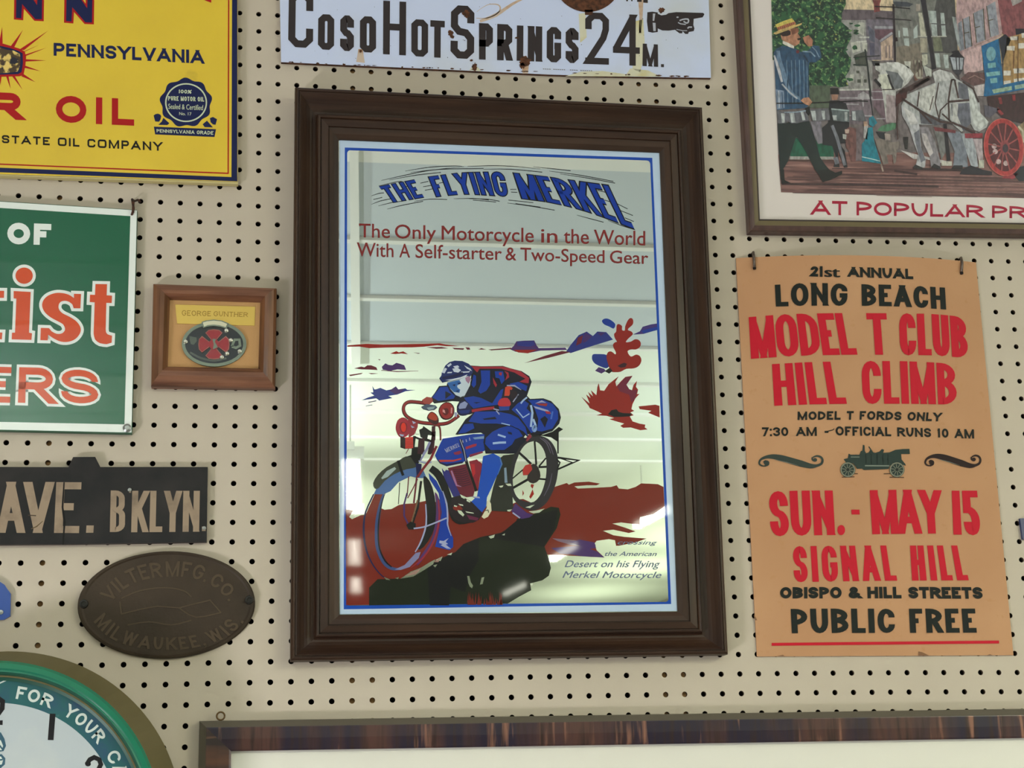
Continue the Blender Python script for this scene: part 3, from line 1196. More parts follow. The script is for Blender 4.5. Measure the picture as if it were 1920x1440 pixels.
def scrolls(A, S_):
    line(A, S_, P('780,350 900,300 1060,280 1180,300 1230,340', z), 2.2, m_castl, 0, sm=3)
    line(A, S_, P('780,450 900,420 1010,400 1150,410 1350,360 1420,440', z), 2.2, m_castl, 0)
    line(A, S_, P('1150,410 1260,470 1420,440', z), 2.2, m_castl, 0, sm=3)
    line(A, S_, P('820,520 960,500 1100,520 1230,490', z), 2.2, m_castl, 0, sm=3)
    line(A, S_, P('770,370 780,450', z), 2.2, m_castl, 0)


raised(scrolls).build('ornament', t)['label'] = 'raised scrollwork in the middle'
for q in ((538, 385), (1603, 360)):
    M = Mesh()
    p = at(z[0] + q[0] * z[2], z[1] + q[1] * z[2], .008)
    lathe(M, p.x, p.z, [(.0058, .007), (.0052, .0095), (.003, .0098), (.0028, .0085), (0, .0084)], mat('dark_screw', (40, 38, 36), rough=.4, metal=.6), 12)
    M.build('screw', t, smooth=True)

# ================================================================== CLOCK
cc = wall(-12.5, 39.82)
m_case = mat('olive_case', (104, 94, 58), rough=.6)
m_rim = mat('green_rim', (10, 112, 84), rough=.25, coat=.5)
m_rim2 = mat('green_inner_rim', (16, 78, 60), rough=.4)
m_band = mat('teal_band', (22, 88, 92), rough=.45, var=[((34, 70, 104), 22, .45, .62), ((96, 130, 124), 34, .66, .75)])
m_face = mat('clock_face', (180, 188, 194), rough=.5, var=((196, 200, 196), 12, .5, .8))
t = thing('wall_clock', (cc.x, 0, cc.z), 'round wall clock with green rim and teal ring in the lower left corner', 'clock')
M = Mesh()
lathe(M, cc.x, cc.z, [(8.47 * IN, .0005), (8.47 * IN, .006), (7.72 * IN, 3.75 * IN), (7.0 * IN, 3.75 * IN)], m_case, 128)
M.build('case', t, smooth=False)
M = Mesh()
lathe(M, cc.x, cc.z, [(7.72 * IN, 3.70 * IN), (7.72 * IN, 4.0 * IN), (7.60 * IN, 4.12 * IN), (7.38 * IN, 4.12 * IN), (7.30 * IN, 4.02 * IN), (7.22 * IN, 4.04 * IN),
                      (7.14 * IN, 3.96 * IN, m_rim2), (7.0 * IN, 3.5 * IN, m_rim2), (6.86 * IN, 3.42 * IN, m_rim2)], m_rim, 128)
M.build('rim', t, smooth=False)
M = Mesh()
FD = 3.36 * IN
lathe(M, cc.x, cc.z, [(6.95 * IN, FD), (5.86 * IN, FD)], m_band, 128)
lathe(M, cc.x, cc.z, [(5.86 * IN, FD), (0, FD)], m_face, 128)
M.build('dial', t)
S = Surf(FD)
z = (0, 1200, 320 / 1920)
wht = ink((206, 214, 210))
bk = ink((28, 26, 30))


class DialArc(Surf):
    """lettering round the dial: x = degrees clockwise from twelve, y = radius in inches"""
    def __init__(self):
        self.d = FD

    def pt(self, p, k):
        a = math.radians(p[0])
        return Vector((cc.x + p[1] * IN * math.sin(a), -(FD + k * EPS), cc.z + p[1] * IN * math.cos(a)))


def dial_text(M, s, a0, a1, r0, r1, m, t, gap):
    A = Mesh()
    rm = (r0 + r1) / 2
    u = math.radians(1) * rm           # inches per degree
    class F(Surf):
        def __init__(self): pass
        def pt(self, p, k):
            return DialArc().pt((a0 + p[0] / u, r0 - p[1]), k)
    L_ = (a1 - a0) * u
    text(M, F(), s, [(0, -(r1 - r0)), (L_, -(r1 - r0))], [(0, 0), (L_, 0)], m, t=t, gap=gap)


def pang(px, py):
    p = at(px, py, FD)
    return math.degrees(math.atan2(p.x - cc.x, p.z - cc.z))


def zq(x, y):
    return (z[0] + x * z[2], z[1] + y * z[2])


M = Mesh()
R0, R1 = 6.10, 6.68
dial_text(M, 'FOR', pang(*zq(200, 540)), pang(*zq(618, 640)), R0, R1, wht, .2, .2)
dial_text(M, 'YOUR', pang(*zq(770, 740)), pang(*zq(1190, 1090)), R0, R1, wht, .19, .2)
dial_text(M, 'CAR', pang(*zq(1262, 1250)), pang(*zq(1340, 1250)) + 16.0, R0, R1, wht, .19, .22)
text(M, S, 'Y', '-60,440 62,455', '-45,520 20,525', wht, t=.2, z=z)
M.build('ring_lettering', t)['label'] = 'white capitals on the teal ring'
M = Mesh()
poly(M, S, P('560,828 625,830 602,1127 537,1125', z), bk)
M.build('numeral', t)
M = Mesh()
line(M, S, P('975,1400 1010,1345 1060,1320 1115,1345 1135,1400 1100,1470 1030,1540 960,1600 1120,1606', z), 8.5, bk, 1)
poly(M, S, ell(*zq(990, 1395), 5.5, 4.5, 14), bk)
M.build('numeral', t)
M = Mesh()
line(M, S, P('-110,780 -80,690 -20,655 30,690 25,770 -40,860 -110,925 30,930', z), 9, bk, 1)
M.build('numeral', t)
M = Mesh()
teal = ink((58, 92, 110))
poly(M, S, P('-60,1030 10,1040 50,1110 68,1190 40,1250 -60,1265', z), teal, 1)
poly(M, S, P('-60,1090 10,1130 35,1190 20,1240 -60,1235', z), wht, 2)
poly(M, S, P('-60,1285 20,1285 60,1330 55,1400 10,1440 -60,1450', z), teal, 1)
poly(M, S, P('-60,1320 10,1310 35,1350 20,1400 -60,1415', z), wht, 2)
line(M, S, P('-60,1150 -10,1180 30,1230', z), 3, teal, 3)
line(M, S, P('-60,1370 -10,1350 30,1345', z), 3, teal, 3)
M.build('dial_emblem', t)['label'] = 'blue grey emblem in the middle of the dial'

# ================================================================== BLUE SIGNS AT THE EDGES
m_blue = mat('blue_enamel', (22, 66, 148), rough=.3, coat=.4)
t = thing('blue_sign', at(-20, 1125, 0), 'blue enamel sign corner at the left edge above the clock', 'sign')
M = Mesh()
slab(M, P('-130,1060 -20,1078 8,1096 19.8,1113 19,1155 7,1162 -130,1166'), .0004, .006, m_blue)
M.build('panel', t)
M = Mesh()
p = at(2, 1148, .006)
lathe(M, p.x, p.z, [(.003, .006), (.0028, .0075), (0, .0078)], m_nail, 12)
M.build('rivet', t, smooth=True)
M = Mesh()
slab(M, P('1912.5,972 1990,968 1996,1008 1918,1011'), .0004, .005, mat('slate_blue_enamel', (58, 66, 104), rough=.4))
tag(M.build('edge_sign'), 'sliver of a slate blue sign at the right edge beside the orange poster', 'sign')


# ================================================================== WHITE ROAD SIGN
m_enam = mat('white_enamel', (198, 208, 238), rough=.3, coat=.3, var=((196, 200, 205), 6, .5, .8))
m_rst = mat('rust', (96, 58, 36), rough=.9, var=((60, 36, 24), 160, .4, .62))
m_rst2 = mat('rust_stain', (196, 176, 160), rough=.6, var=((178, 140, 108), 60, .45, .7))
m_yst = mat('yellow_stain', (206, 202, 178), rough=.6, var=((196, 184, 128), 40, .5, .75))
signk = ink((46, 38, 40), .3)
D = .006
S = Surf(D)
t = thing('road_sign', at(930, 60, 0), 'rusty white enamel road sign with black lettering and a pointing hand, above the mirror', 'sign')
M = Mesh()
slab(M, P('521,-190 1313,-150 1329,0 1333,146 1180,143.5 1034,140 780,128 527,116.5 524.8,0'), .0004, D, m_enam, m_rst)
RSM = M
z = (500, 0, 560 / 1920)
M = Mesh()
T = dict(z=z, seg=1)
text(M, S, 'C', '143,-60 300,-52', '138,300 298,310', signk, t=.125, rad=.09, **T)
text(M, S, 'OSO', '332,90 703,108', '329,316 703,340', signk, t=.19, gap=.17, rad=.075, **T)
text(M, S, 'H', '750,4 897,12', '748,348 895,356', signk, t=.125, rad=.09, **T)
text(M, S, 'OT', '930,122 1145,135', '930,360 1143,373', signk, t=.175, gap=.06, rad=.075, **T)
text(M, S, 'S', '1186,32 1336,40', '1181,372 1333,381', signk, t=.135, rad=.09, **T)
M.build('lettering', t)['label'] = 'black lettering on the left half'
z = (880, 0, 560 / 1920)
T = dict(z=z, seg=1)
M = Mesh()
text(M, S, 'PR', '62,148 277,158', '62,382 274,390', signk, t=.185, gap=.12, rad=.075, **T)
text(M, S, 'INGS', '306,163 702,182', '304,390 702,407', signk, t=.185, gap=.13, rad=.075, **T)
text(M, S, '2', '745,78 898,85', '745,411 897,416', signk, t=.125, rad=.09, **T)
text(M, S, '4', '922,90 1096,95', '924,416 1096,424', signk, t=.125, rad=.09, **T)
text(M, S, 'M', '1115,280 1212,286', '1113,424 1214,430', signk, t=.19, rad=.075, **T)
poly(M, S, P('1232,412 1251,413 1251,432 1232,431', z), signk, 2)
for a in ('1010,-20 1020,-20 1020,8 1008,8', '1040,-20 1048,-20 1050,8 1040,8', '1080,-20 1108,-20 1108,12 1078,12', '1120,-20 1145,-20 1148,18 1118,16'):
    poly(M, S, P(a, z), signk, 2)
M.build('lettering', t)['label'] = 'black lettering on the right half'
z = (1180, 0, 1 / 12)
M = Mesh()
poly(M, S, P('405,275 520,262 640,280 640,720 520,735 425,715 395,480', z), signk, 1)
poly(M, S, P('640,310 720,345 830,330 880,295 1060,272 1500,285 1660,290 1690,320 1650,390 1450,425 1440,560 1465,640 1450,700 1340,720 1320,765 1260,765 1200,705 1190,750 1130,750 1060,700 1030,670 880,690 740,685 640,640', z), signk, 1)
lt = ink((176, 178, 190))
poly(M, S, P('530,305 585,305 570,400 560,470 525,470', z), lt, 2)
poly(M, S, P('525,510 590,515 595,700 540,700', z), lt, 2)
line(M, S, P('1130,465 1210,435 1320,430 1330,490 1290,520 1220,480', z), 2.6, lt, 2, sm=2)
line(M, S, P('1095,505 1150,535 1270,550', z), 2, lt, 2)
line(M, S, P('1310,640 1340,610 1410,610', z), 2.6, lt, 2)
line(M, S, P('1060,660 1200,690 1300,690', z), 1.4, lt, 2)
poly(M, S, ell(*zq(1085, 387), 2.2, 1.4, 10), lt, 2)
M.build('pointing_hand', t)['label'] = 'black pointing hand'
M = RSM
random.seed(3)


def blotch(cx, cy, rx, ry, n=22, rough=.35):
    return [(cx + rx * (1 + random.uniform(-rough, rough)) * math.cos(2 * math.pi * q / n), cy + ry * (1 + random.uniform(-rough, rough)) * math.sin(2 * math.pi * q / n)) for q in range(n)]


poly(M, S, ell(1102, -43, 65.6, 65.6, 60), m_rst, 3)
poly(M, S, P('1096,18 1112,18 1111,28 1097,28'), m_rst, 3)
poly(M, S, P('1194,-6 1216,-6 1214,6 1206,5 1205,30 1202,62 1198,62 1199,30 1197,4'), m_rst2, 1)
for b in ((985, 116, 10, 9), (979, 122, 5, 6), (884, 113, 3, 2), (890, 126, 4.5, 8), (845, 62, 5, 5), (848, 69, 4, 3), (875, 26, 7, 7), (676, 96, 2.5, 3), (969, 71, 4, 1.6), (1240, 19, 6, 5)):
    poly(M, S, blotch(*b), m_rst, 4)
line(M, S, P('893,34 912,34 930,27 938,17 934,9 918,8 905,14 894,22'), [1, 1.4, 2, 2.6, 2, 1.4, 1, .6], m_rst2, 1, sm=3)
line(M, S, P('900,40 930,28 960,8 980,-2'), [5, 7, 5, 3], m_rst2, 1, sm=3)
poly(M, S, P('672,92 680,92 684,118 668,116'), m_rst2, 1)
poly(M, S, P('978,118 992,118 990,138 980,138'), m_rst2, 1)
for a in ('1060,143 1090,134 1130,133 1180,140 1180,143.5', '1172,143 1182,128 1215,132 1240,144', '880,132 886,124 896,126 902,133.5', '1190,40 1206,36 1210,100 1200,135 1186,130', '1085,26 1098,24 1100,70 1088,80'):
    poly(M, S, P(a), m_yst, 1)
for q in range(46):
    x = random.uniform(529, 1328)
    yb_ = 116.7 + (x - 527) / 806 * 28.5 + 1.5 * math.sin((x - 527) / 806 * math.pi)
    poly(M, S, blotch(x, yb_ - random.uniform(.2, 1.2), random.uniform(1, 5), random.uniform(.5, 1.6), 10), m_rst, 4)
for q in range(40):
    poly(M, S, blotch(random.uniform(530, 1325), random.uniform(2, 112), random.uniform(.3, .9), random.uniform(.3, .9), 8), signk, 4)
M.build('panel', t)
M = Mesh()
for q in range(24):
    x = 1018 + q * 3.9
    if q not in (4, 11, 12, 17):
        line(M, S, [(x, 129 + q * .15), (x + 2.6, 129.6 + q * .15)], 1.6, ink((128, 126, 132)), 2)
M.build('maker_line', t)['label'] = 'tiny illegible maker line'

# ================================================================== THE BIG MIRROR
m_mir = mat('silvered_glass', (228, 236, 230), rough=.012, metal=1.0)
wdh = mat('dark_walnut_rail', (60, 39, 27), rough=.45, coat=.05, spec=.3, crough=.2, var=((38, 22, 15), 60, .35, .7, (.1, 1, 1.5)))
wdv = mat('dark_walnut_stile', (58, 37, 22), rough=.45, coat=.05, spec=.3, crough=.2, var=((36, 20, 11), 60, .35, .7, (1.5, 1, .1)))
t = thing('framed_mirror', at(950, 700, 0), 'large printed motorcycle mirror in a wide dark moulded wood frame', 'mirror')
LIP = .0245


def corner(px, py, dx, dz):
    return Vector((at(px, py, dx).x, 0, at(px, py, dz).z))


TOPD = LEAN * (at(950, 180, .02).z - ZFOOT)
OU = [corner(552.5, 161, TOPD, LIP + TOPD), corner(1318, 199, LIP + TOPD, LIP + TOPD), corner(1367, 1229.5, LIP, 0), corner(543.5, 1242, 0, 0)]
INN = [Lean(.0135, LEAN, ZFOOT).pt(p, 0) for p in P('635,262 1237,286 1270.5,1147 636,1153')]


def lean(M):
    for v in M.v:
        v.y -= LEAN * max(v.z - ZFOOT, 0)


prof = [(0, .0004), (0, .018), (.015, .0222), (.045, .0242), (.085, .0245), (.09, .0232), (.1, .0232), (.105, .0244), (.13, .0234), (.17, .0210), (.22, .0176), (.28, .0140), (.35, .0108), (.42, .0090), (.475, .0086), (.5, .0100),
        (.515, .0172), (.53, .0190), (.555, .0196), (.58, .0190), (.592, .0160), (.604, .0160), (.61, .0176), (.625, .0178), (.76, .0192), (.77, .0172), (.785, .0170), (.79, .0180), (.9, .0166), (1, .0140), (1, .0119)]
M = Mesh()
moulding(M, OU, INN, prof, (wdh, wdv))
lean(M)
M.build('frame', t)
M = Mesh()
slab(M, P('628,254 1243,279 1277,1154 629,1160'), .0006, MIRD, m_mir, m_dark)
lean(M)
S = Lean(MIRD, LEAN, ZFOOT)
mirror = M.build('mirror', t)


def pr(c, rough=.5):
    return ink(c, .35, rough)


B, NV, K, RD, MR, PU, LV, GR = pr((0, 50, 150)), pr((10, 16, 66)), pr((5, 5, 10)), pr((140, 22, 14)), pr((96, 22, 42)), pr((66, 38, 98)), pr((150, 156, 190)), pr((38, 42, 36))
BORD = pr((6, 66, 165))
M = Mesh()
io, oo = P('651,281.5 1219,301 1253.5,1128.5 649.5,1135.5'), P('646.5,276.5 1223,296 1258.5,1132.5 644.5,1142.5')
for a in range(4):
    b = (a + 1) % 4
    poly(M, S, [oo[a], oo[b], io[b], io[a]], BORD, 1)
for c, (sx, sy) in zip(io, ((1, 1), (-1, 1), (-1, -1), (1, -1))):
    poly(M, S, [c] + [(c[0] + sx * (6 - 6 * math.sin(math.radians(a))), c[1] + sy * (6 - 6 * math.cos(math.radians(a)))) for a in range(0, 91, 15)], BORD, 1)
M.build('border_line', mirror)['label'] = 'blue border line'
M = Mesh()
m_pb = mat('pale_blue_band', (178, 198, 222), rough=.4, coat=.6)
ob = P('636,263 1236,287 1269.5,1146 637,1152')
for a in range(4):
    b = (a + 1) % 4
    poly(M, S, [ob[a], ob[b], oo[b], oo[a]], m_pb, 1)
M.build('border_band', mirror)['label'] = 'pale blue edge band'

# arched heading
z = (620, 260, 1 / 3)
M = Mesh()
for g, mm, k in ((.04, K, 2), (0, B, 4)):
    text(M, S, 'THE', '274,270 472,232', '336,360 524,328', mm, t=.145, gap=.13, ax=1.15, z=z, grow=g, k=k)
    text(M, S, 'FLYING', '552,216 660,202 760,192 968,188', '596,326 700,314 800,312 1000,324', mm, t=.14, gap=.12, ax=1.2, z=z, grow=g * .9, k=k, rad=.2)
    text(M, S, 'MERKEL', '1030,194 1200,214 1400,242 1598,270', '1078,336 1260,362 1470,418 1708,506', mm, t=.125, gap=.085, ax=1.2, z=z, grow=g * .8, k=k, rad=.25)
M.build('heading', mirror)['label'] = 'arched blue heading with black outline'
M = Mesh()
for s_ in ('285,235 420,205 560,178 750,157', '420,182 560,160 700,153 740,156', '770,155 900,152 1020,155 1180,170', '450,190 620,172 860,168', '330,232 480,205 620,190', '860,172 1010,172 1190,188',
           '1140,158 1260,170 1350,180', '1230,182 1400,205 1590,240', '1290,198 1450,222 1600,250', '270,265 360,245 400,240', '228,322 270,308 300,305', '240,342 290,330', '228,370 280,350 340,338',
           '268,378 340,360 400,352', '318,396 400,375 520,352', '470,352 560,340 655,342', '692,338 800,336 890,345', '780,338 880,340 950,352', '800,345 930,356', '995,362 1130,380 1260,402', '1000,345 1140,360',
           '1040,365 1180,385', '1385,430 1460,450 1535,470', '1560,460 1640,490 1712,512', '1610,365 1670,395', '1620,400 1700,432', '1010,285 1045,285', '1015,300 1050,302', '505,250 550,240', '520,270 570,262',
           '530,290 575,282', '1655,445 1705,466', '1500,290 1560,305', '1540,345 1590,360', '1180,225 1200,228', '700,215 720,212', '610,250 650,243', '420,270 445,265'):
    line(M, S, P(s_, z), [.5, 1.3, 1.2, .4][:len(s_.split())] if len(s_.split()) > 2 else 1.1, K, 1, sm=3 if len(s_.split()) > 2 else 0)
M.build('speed_lines', mirror)['label'] = 'thin black speed lines'
DR = pr((122, 34, 34))
M = Mesh()


def capt(s, x0, x1, m, bold, tl, tr, bl, br, X0, X1, shear=0.0, k=3):
    f = lambda a, b, x: (x, a + (b - a) * (x - X0) / (X1 - X0))
    roman(M, S, s, [zq(*f(tl, tr, x0)), zq(*f(tl, tr, x1))], [zq(*f(bl, br, x0)), zq(*f(bl, br, x1))], m, bold, shear, k)


for s, a, b in (('The', 160, 333), ('Only', 362, 592), ('Motorcycle', 625, 1142), ('in', 1185, 1275), ('the', 1312, 1452), ('World', 1482, 1769)):
    capt(s, a, b, DR, .006, 478, 520, 553, 600, 160, 1769)
for s, a, b in (('With', 148, 353), ('A', 387, 446), ('Self-starter', 478, 962), ('&', 985, 1044), ('Two-Speed', 1068, 1540), ('Gear', 1572, 1786)):
    capt(s, a, b, DR, .006, 584, 636, 660, 704, 148, 1786)
for x in (164, 236):
    line(M, S, P('%d,478 %d,492' % (x, x), z), 1.6, DR, 3)
M.build('slogan', mirror)['label'] = 'two red slogan lines'
M = Mesh()
z = (1020, 990, 250 / 1920)
CP = pr((100, 112, 140))
for s, a, b, yt, yb_ in (('crossing', 1060, 1630, 178, 235), ('the American', 880, 1625, 338, 400), ('Desert on his Flying', 300, 1672, 468, 562), ('Merkel Motorcycle', 268, 1692, 622, 716)):
    roman(M, S, s, [zq(a, yt), zq(b, yt + (2 if yt < 600 else 10))], [zq(a, yb_), zq(b, yb_ + 2)], CP, .004, .35, 5)
M.build('caption', mirror)['label'] = 'small grey blue script caption'

# ---- desert picture: far line, rocks, cactus, bush
M = Mesh()
z = (640, 580, .1875)
for s_ in ('60,360 250,345 420,352 600,350 830,345 985,340 1040,352 1180,368 1050,368 960,358 820,374 700,380 560,380 450,382 280,388 180,372 60,374', '490,442 550,418 575,430 620,420 665,448 600,441 540,447'):
    poly(M, S, P(s_, z), RD, 1)
for s_ in ('850,380 1000,376 1070,390 950,394', '1110,385 1230,390 1220,404 1130,399', '1240,380 1280,382 1290,402 1260,404', '1370,402 1400,388 1450,402', '1470,402 1700,383 1700,397 1500,410', '720,432 790,438 770,443', '365,500 390,500 385,510', '270,637 370,641 300,648', '75,655 215,635 200,647 90,668'):
    poly(M, S, P(s_, z), MR, 1)
for s_ in ('405,575 440,540 470,555 510,560 550,535 590,545 630,560 648,605 560,600 490,615 415,603',):
    poly(M, S, P(s_, z), PU, 1)
for s_ in ('130,590 200,572 230,580 260,560 300,560 350,580 362,607 280,602 200,600',):
    poly(M, S, P(s_, z), MR, 1)
line(M, S, P('400,610 560,622 770,616', z), [1, 1.6, .5], MR, 1)
poly(M, S, P('310,765 330,800 345,800 390,785 450,810 500,800 545,770 570,800 640,790 660,805 740,806 640,820 560,852 470,865 510,887 380,912 350,890 200,910 270,880 330,862 290,832 320,830', z), pr((40, 52, 130)), 1)
poly(M, S, P('480,810 545,775 570,800 630,795 600,830 540,850', z), PU, 2)
line(M, S, P('270,930 350,914', z), 1.6, PU, 1)
line(M, S, P('245,967 310,955', z), 1, PU, 1)
z = (620, 260, 1 / 3)
poly(M, S, P('1010,1185 1030,1165 1045,1140 1090,1136 1145,1135 1160,1165 1170,1178 1320,1176 1330,1188 1180,1192 1110,1206 1040,1198', z), PU, 1)
poly(M, S, P('1050,1142 1140,1138 1150,1160 1120,1170 1050,1165', z), pr((44, 48, 124)), 2)
poly(M, S, P('1028,1188 1165,1187 1110,1207 1055,1202', z), RD, 2)
poly(M, S, P('1325,1196 1350,1160 1395,1105 1440,1085 1475,1110 1500,1085 1550,1088 1588,1130 1500,1157 1440,1176 1350,1206', z), pr((36, 46, 122)), 1)
poly(M, S, P('1390,1120 1420,1105 1410,1150 1380,1165', z), MR, 2)
poly(M, S, P('1430,1090 1470,1112 1440,1140 1415,1150', z), PU, 2)
poly(M, S, P('1500,1092 1545,1090 1520,1110', z), PU, 2)
poly(M, S, P('1090,1262 1200,1223 1300,1194 1352,1200 1220,1234', z), MR, 1)
poly(M, S, P('1700,1102 1740,1083 1755,1058 1800,1045 1835,1040 1838,1075 1760,1098', z), pr((60, 44, 110)), 1)
poly(M, S, P('1745,1080 1835,1058 1838,1076 1760,1095', z), pr((22, 52, 140)), 2)
M.build('desert_skyline', mirror)['label'] = 'red and purple desert skyline'
M = Mesh()
z = (1060, 580, 200 / 1920)
CR = pr((134, 26, 18))
poly(M, S, P('915,400 925,290 960,265 1020,300 1020,370 1070,380 1080,300 1130,190 1180,155 1220,190 1215,270 1140,340 1130,375 1190,400 1215,450 1140,520 1090,590 1180,580 1250,540 1320,550 1360,610 1340,680 1270,720 1180,720 1120,760 1180,850 1270,815 1340,840 1370,920 1330,1010 1240,1060 1100,1070 1000,1120 920,1130 820,1110 760,950 740,850 770,770 830,760 900,810 910,770 870,690 860,630 900,590 930,580 890,510 880,440', z), CR, 2, 3)
poly(M, S, P('660,210 700,170 770,170 850,215 900,275 870,345 790,310 700,270', z), pr((16, 50, 140)), 1, 3)
poly(M, S, P('480,860 500,810 590,805 740,820 760,920 790,1010 740,1060 640,1030 540,980 490,920', z), pr((22, 46, 130)), 1, 3)
poly(M, S, P('535,1105 600,1040 700,1070 730,1110 650,1155', z), PU, 1)
poly(M, S, P('710,1110 800,1050 850,1110 790,1155', z), K, 3)
poly(M, S, P('940,1020 1010,980 1060,960 1110,980 1080,1040 1000,1050', z), pr((50, 14, 30)), 3)
M.build('cactus', mirror)['label'] = 'red and blue prickly pear'
M = Mesh()
z = (1060, 690, 200 / 1920)
poly(M, S, P('290,520 440,640 375,475 455,540 410,430 500,510 460,400 560,490 575,350 600,270 625,400 700,410 780,290 880,210 960,150 900,250 920,330 1000,240 1080,160 1210,140 1150,230 1100,300 1150,380 1200,400 1230,300 1290,230 1270,340 1310,390 1290,470 1335,465 1260,550 1210,650 1190,740 1240,770 1170,800 1230,850 1160,870 1210,960 1330,1000 1440,1020 1430,1070 1480,1105 1350,1120 1180,1070 1040,1075 990,1040 1060,1000 950,970 790,920 880,900 740,860 560,850 660,820 580,780 440,720 420,680', z), CR, 1)
poly(M, S, P('930,330 1080,170 1200,150 1100,300 1150,380 1200,400 1290,390 1260,550 1190,620 1150,480 980,420', z), pr((104, 26, 52)), 2)
poly(M, S, P('770,830 830,760 920,740 960,790 1040,810 1200,820 1160,870 1000,880 880,880', z), K, 2)
poly(M, S, P('1320,690 1620,660 1695,680 1700,890 1490,805 1550,770 1340,740', z), CR, 1)
M.build('desert_bush', mirror)['label'] = 'spiky red bush'

# ---- ground and shadow
M = Mesh()
gnd = P('648,954 663,957 654.7,969.4 660,973.5 676,966 685.6,965 702.5,926.6 719.4,926.6 713.7,952.5 721,955.7 734,954.4 747.5,947 758.7,944.6 775.6,944 798,939 850,945 900,950 960,945 972,940 990,942 1000,945 1012,950 1030,930')
z = (900, 840, 400 / 1920)
gnd += P('670,350 780,315 800,330 850,310 980,303 1080,320 1050,335 960,335 850,345 880,365 1000,360 1180,350 1230,335 1250,365 1330,372 1400,350 1450,318 1600,325 1652,350 1660,530 1560,600 1440,620 1440,690 1270,670 1190,680 1300,715 1400,750 1340,765 1200,735 1105,745 1200,785 1300,800 1500,815 1400,850 1250,880 1225,880 1215,830 1160,820 1050,835 1030,860 1050,920 1120,985 1000,980 930,975 600,960', z)
gnd += P('900,1060 780,1132 649,1135')
poly(M, S, gnd, pr((110, 28, 13)), 1)
sh = P('692,1102 708,1086 751,1085 800,1059 854,1035 869,1020 901,1007 939,999 967,982 969,973 1004,963 1033,950 1048,952 1051,965 1044,990 1021,1025 1029,1048 1033,1065 1029,1079.6 1017,1088 994,1094 996,1106.7 973,1119 952,1131.7 692,1135')
poly(M, S, sh, pr((16, 24, 10)), 2)
poly(M, S, P('801,1060 854,1035 869,1020 898,1010 897,1050 880,1080 872,1110 845,1100 842,1135 806,1135'), K, 3)
poly(M, S, P('970,975 1046,955 1040,990 1020,1025 960,1015 905,1007 940,1000'), K, 3)
poly(M, S, P('640,900 900,880 1050,930 1120,985 930,975 800,955 720,950', z), PU, 2)
poly(M, S, P('650,812 870,832 1030,850 1042,880 960,895 820,872 700,838', z), pr((112, 92, 110)), 2)
poly(M, S, P('800,845 900,825 1030,850 1045,900 980,910 900,880', z), PU, 3)
random.seed(5)
for q in range(34):
    x = random.uniform(878, 942)
    h = random.uniform(8, 26)
    poly(M, S, [(x - 1.6, 1134), (x + random.uniform(-4, 4), 1134 - h), (x + 1.6, 1134)], pr((104, 34, 24)), 4)
for s_ in ('876,1080 880,1080 883,1092 887,1098 885,1103 881,1100 878,1093', '903,1083 908,1082 905,1095 900,1096'):
    poly(M, S, P(s_), m_mir, 5)
for s_ in ('751,1085 770,1072 790,1064 806,1054 816,1049 812,1058 795,1069 775,1081', '720,1082 728,1085 732,1088 724,1087', '741,1084 748,1082 746,1086', '816,1050 830,1043 826,1052', '838,1040 848,1036 846,1041', '812,1060 820,1058 816,1064', '916,1006 928,1002 926,1008 920,1010', '941,1003 947,1000 946,1004'):
    poly(M, S, P(s_), m_mir, 6)
for s_ in ('760,1080 775,1071 790,1066 780,1077', '812,1054 826,1046 822,1054'):
    poly(M, S, P(s_), pr((150, 120, 110)), 7)
M.build('ground', mirror)['label'] = 'rust red ground with black shadow'

# ---- motorcycle
z = (620, 840, .1875)
zf = z
OUTW = P('330,780 350,640 430,440 530,300 680,210 840,180 930,230 1020,330 1080,470 1100,640 1080,820 1020,980 930,1100 800,1230 690,1300 590,1320 500,1270 420,1170 360,1030 335,900', zf)
INW = P('480,760 500,620 570,480 680,340 800,282 860,300 920,380 940,500 945,640 930,800 880,960 790,1110 680,1195 620,1200 540,1150 480,1020 465,890', zf)
M = Mesh()
poly(M, S, P('430,462 460,400 530,300 680,205 840,180 930,230 960,300 900,300 860,298 800,282 680,340 600,430 530,462', z), pr((66, 98, 150)), 3)
line(M, S, P('430,462 350,640 330,790 338,930 370,1060 430,1180 510,1275 590,1320', z), [2.5, 3, 3.6, 3.6, 3, 2.5, 2, 1], NV, 3, sm=3)
line(M, S, P('530,462 500,560 470,720 462,880 475,1010 530,1140 600,1200 680,1210 740,1180', z), [4, 6, 8, 8, 8, 7, 6, 4, 2], pr((52, 70, 118)), 3, sm=3)
line(M, S, P('545,450 510,560 482,720 476,880 490,1010 545,1130 610,1190', z), [1, 2, 2.6, 2.6, 2.6, 3, 2], K, 4, sm=3)
poly(M, S, P('640,1215 740,1170 850,1050 900,1040 880,1100 790,1190 700,1220', z), pr((120, 120, 158)), 4)
poly(M, S, P('930,280 990,330 1040,480 1055,700 1015,860 930,990 870,1010 930,850 950,700 955,560 935,400', z), K, 4, 2)
line(M, S, P('950,560 955,760 905,930 845,1040', z), [2, 3, 3, 2], LV, 5, sm=3)
poly(M, S, P('1040,440 1090,520 1098,720 1045,930 940,1090 860,1180 900,1080 1000,930 1045,760 1055,560', z), pr((76, 40, 96)), 4, 2)
line(M, S, P('1075,520 1085,720 1030,930 930,1090 800,1200', z), [2, 3, 3, 3, 1], pr((140, 34, 50)), 5, sm=3)
M.build('front_wheel', mirror)['label'] = 'front wheel of the printed motorcycle'
M = Mesh()
poly(M, S, P('425,350 470,270 560,190 690,120 750,85 850,95 872,185 760,212 640,260 540,330 480,402 440,402', z), pr((54, 58, 48)), 4, 2)
poly(M, S, P('505,300 560,230 640,190 655,208 570,290 515,312', z), pr((150, 166, 164)), 5)
line(M, S, P('675,125 700,210 725,275', z), 5, K, 5)
